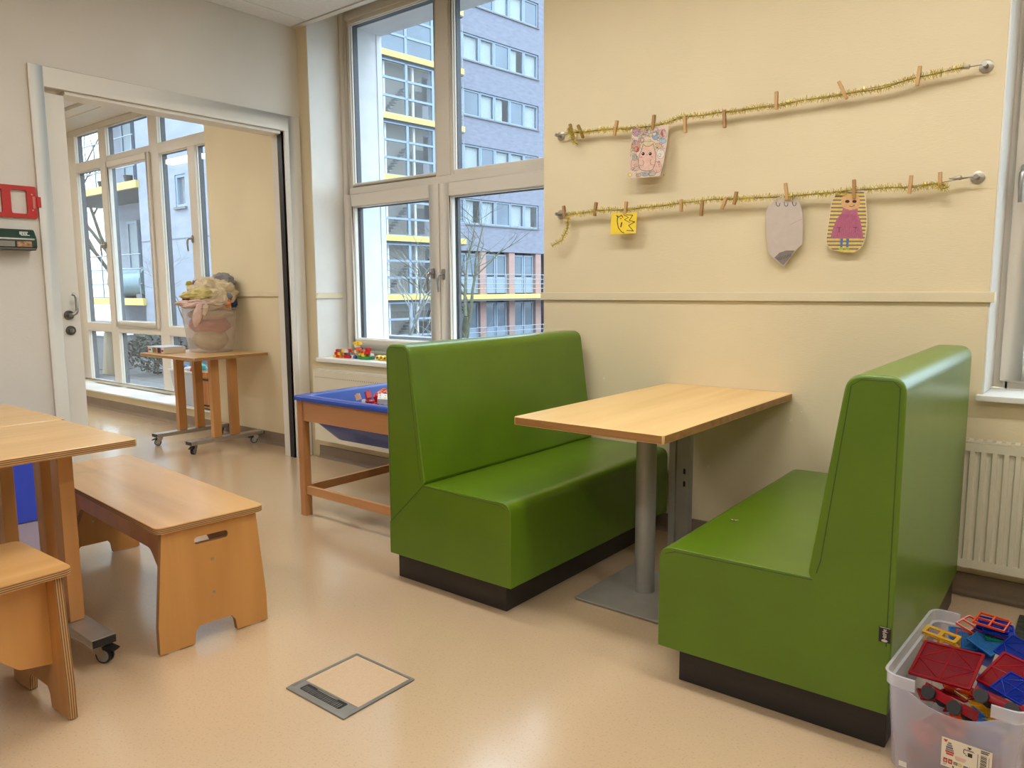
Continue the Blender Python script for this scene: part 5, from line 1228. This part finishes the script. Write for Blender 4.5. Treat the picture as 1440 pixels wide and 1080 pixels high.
for i_, (x, z, r_) in enumerate(((-19.1, 3.93, .13), (-20.1, 3.92, .11), (-20.6, 3.9, .1))):
    pt = thing('balcony_pot', 'flower pot on the upper yellow balcony of the side wing', 'pot', (x, 8.95, 3.80), 0, 'pots on the upper balcony')
    MB().lathe([(r_*.7, 0), (r_, .2), (r_*1.05, .22), (r_*.9, .22)], (x, 8.95, 3.80), 14).build('pot', mat('grey_pot', (81, 77, 76), .8, noise_amt=.1), pt, smooth=True)
tk = thing('rain_tank', 'pale blue horizontal tank on the lower balcony of the side wing', 'tank', (-18.9, 8.95, 1.05))
MB().cyl((-20.0, 9.0, 1.45), (-18.3, 9.0, 1.45), .36, n=20).build('barrel', mat('pale_blue_tank', (109, 136, 147), .35, noise_amt=.08), tk, smooth=True)
MB().box(-19.8, -19.6, 8.75, 9.25, 1.051, 1.15).box(-18.7, -18.5, 8.75, 9.25, 1.051, 1.15).build('saddle', M_CONC, tk)

# bare trees
M_BARK = mat('pale_bark', (109, 102, 92), .9, noise_amt=.25, noise_scale=12)
M_BARKG = mat('greenish_bark', (88, 90, 72), .9, noise_amt=.25, noise_scale=12)
def bare_tree(label, base, h, lean, seed, m, spread=.55, levels=5, r0=.09, first=.45):
    r = random.Random(seed); t = thing('bare_tree', label, 'tree', base); tr = MB(); br = MB()
    def grow(p, d, L, rad, lv):
        n = 4; pts = [p]; rs = [rad]; q = p.copy(); dd = d.copy()
        for i in range(n):
            dd = (dd+Vector((r.uniform(-1, 1), r.uniform(-1, 1), r.uniform(-.5, .7)))*.16).normalized(); q = q+dd*(L/n); pts.append(q.copy()); rs.append(rad*(1-.45*(i+1)/n))
        (tr if lv == 0 else br).tube(pts, rs, 7 if lv < 2 else 4)
        if lv >= levels: return
        k = 3 if lv < 3 else 2
        for i in range(k+ (1 if lv == 1 else 0)):
            f = r.uniform(.45, 1) if i else 1; j = max(1, min(n, int(f*n+.5)))
            nd = (dd+Vector((r.uniform(-1, 1), r.uniform(-1, 1), r.uniform(-.35, .6)))*(spread+.12*lv)).normalized()
            grow(pts[j], nd, L*r.uniform(.58, .78), rs[j]*.72, lv+1)
    grow(Vector(base), Vector(lean).normalized(), h*first, r0, 0)
    tr.build('trunk', m, t, smooth=True); br.build('branches', m, t, smooth=True)
tp = ony(652, 455, 13.5)
bare_tree('bare tree with pale branches in the courtyard in front of the galleries', (tp.x-.35, 13.5, -2.0), 6.2, (.12, 0, 1), 8, M_BARKG, .75, 5, .12, .42)
tp2 = ony(560, 470, 12.0)
bare_tree('smaller bare tree with whitish twigs in front of the stair tower', (tp2.x-.2, 12.0, -2.0), 5.2, (.1, 0, 1), 15, mat('white_twigs', (157, 157, 154), .8, noise_amt=.15), .8, 5, .09, .40)
bare_tree('bare tree with a wide crown beyond the balconies of the side wing', (-27.5, 13.0, -2.0), 11.5, (.15, -.05, 1), 4, M_BARK, .6, 5, .16, .40)
tp3 = ony(262, 400, 6.6)
bare_tree('young greenish bare tree on the terrace outside the tall window', (tp3.x, 6.6, -.06), 2.6, (-.05, 0, 1), 12, M_BARKG, .8, 4, .022, .4)
# terrace things seen dimly through the low panes
def px_y(u, v, y): return ony(u, v, y)
pp = px_y(141, 528, 5.0)
ez = thing('wooden_easel', 'beige wooden A-shaped easel standing on the terrace outside the tall window', 'easel', (pp.x, 5.0, -.06))
M_EASEL = wood('weathered_easel', (186, 168, 142), (160, 142, 118), 'z', .6, .7, 0)
for s in (-1, 1):
    MB().prism([(pp.x-.32, -.06), (pp.x+.32, -.06), (pp.x+.16, .62), (pp.x-.16, .62)], 0, .02, 'y').xform(Matrix.Translation((0, 5.0+s*.17, 0)) @ Matrix.Shear('XZ', 4, (0, 0))).build('panel', M_EASEL, ez)
MB().box(pp.x-.16, pp.x+.16, 4.82, 5.2, .621, .65).build('ridge', M_EASEL, ez)
pq = px_y(152, 505, 5.6)
pk = thing('planter_box', 'grey planter box with white rim on the terrace', 'planter', (pq.x, 5.6, -.06))
MB().box(pq.x-.45, pq.x+.45, 5.4, 5.8, -.06, .5).build('tub', M_CONC, pk, bevel=.02); MB().box(pq.x-.48, pq.x+.48, 5.37, 5.83, .5, .56).build('rim', M_EXTW, pk, bevel=.01)
ps = px_y(222, 520, 5.6)
sbm = MB(); rs_ = random.Random(8)
for k_ in range(1500):
    a = Vector((rs_.gauss(0, 1), rs_.gauss(0, .7), rs_.gauss(0, .7))); a = a/max(1, a.length)*1.0
    c = Vector((ps.x+a.x*.5, 5.6+a.y*.4, .30+a.z*.33)); d_ = Vector((rs_.uniform(-1, 1), rs_.uniform(-1, 1), rs_.uniform(-1, 1))).normalized()*.028; e_ = d_.orthogonal().normalized()*.012
    sbm.add([c-d_, c+e_, c+d_, c-e_], [(0, 1, 2, 3)])
bsh = thing('shrub', 'dark low shrub on the terrace outside the tall window', 'shrub', (ps.x, 5.6, -.06))
fo = sbm.build('foliage', mat('dull_leaf', (56, 63, 56), .7, noise_amt=.25, noise_scale=20), bsh); fo['kind'] = 'stuff'
MB().tube([(ps.x, 5.6, -.06), (ps.x+.02, 5.6, .2)], .02, 6).tube([(ps.x, 5.6, .05), (ps.x-.2, 5.62, .3)], .012, 5).tube([(ps.x, 5.6, .05), (ps.x+.22, 5.58, .32)], .012, 5).build('stem', M_BARK, bsh)
wq = thing('garden_wall', 'low grey wall along the edge of the terrace', 'wall', (-10, 7.0, -.06))
MB().box(-20, 2, 6.95, 7.12, -.06, .55).build('masonry', mat('dark_grey_masonry', (81, 81, 85), .9, noise_amt=.25, noise_scale=3), wq)
MB().box(-20, 2, 6.92, 7.15, .551, .60).build('coping', M_CONC, wq)
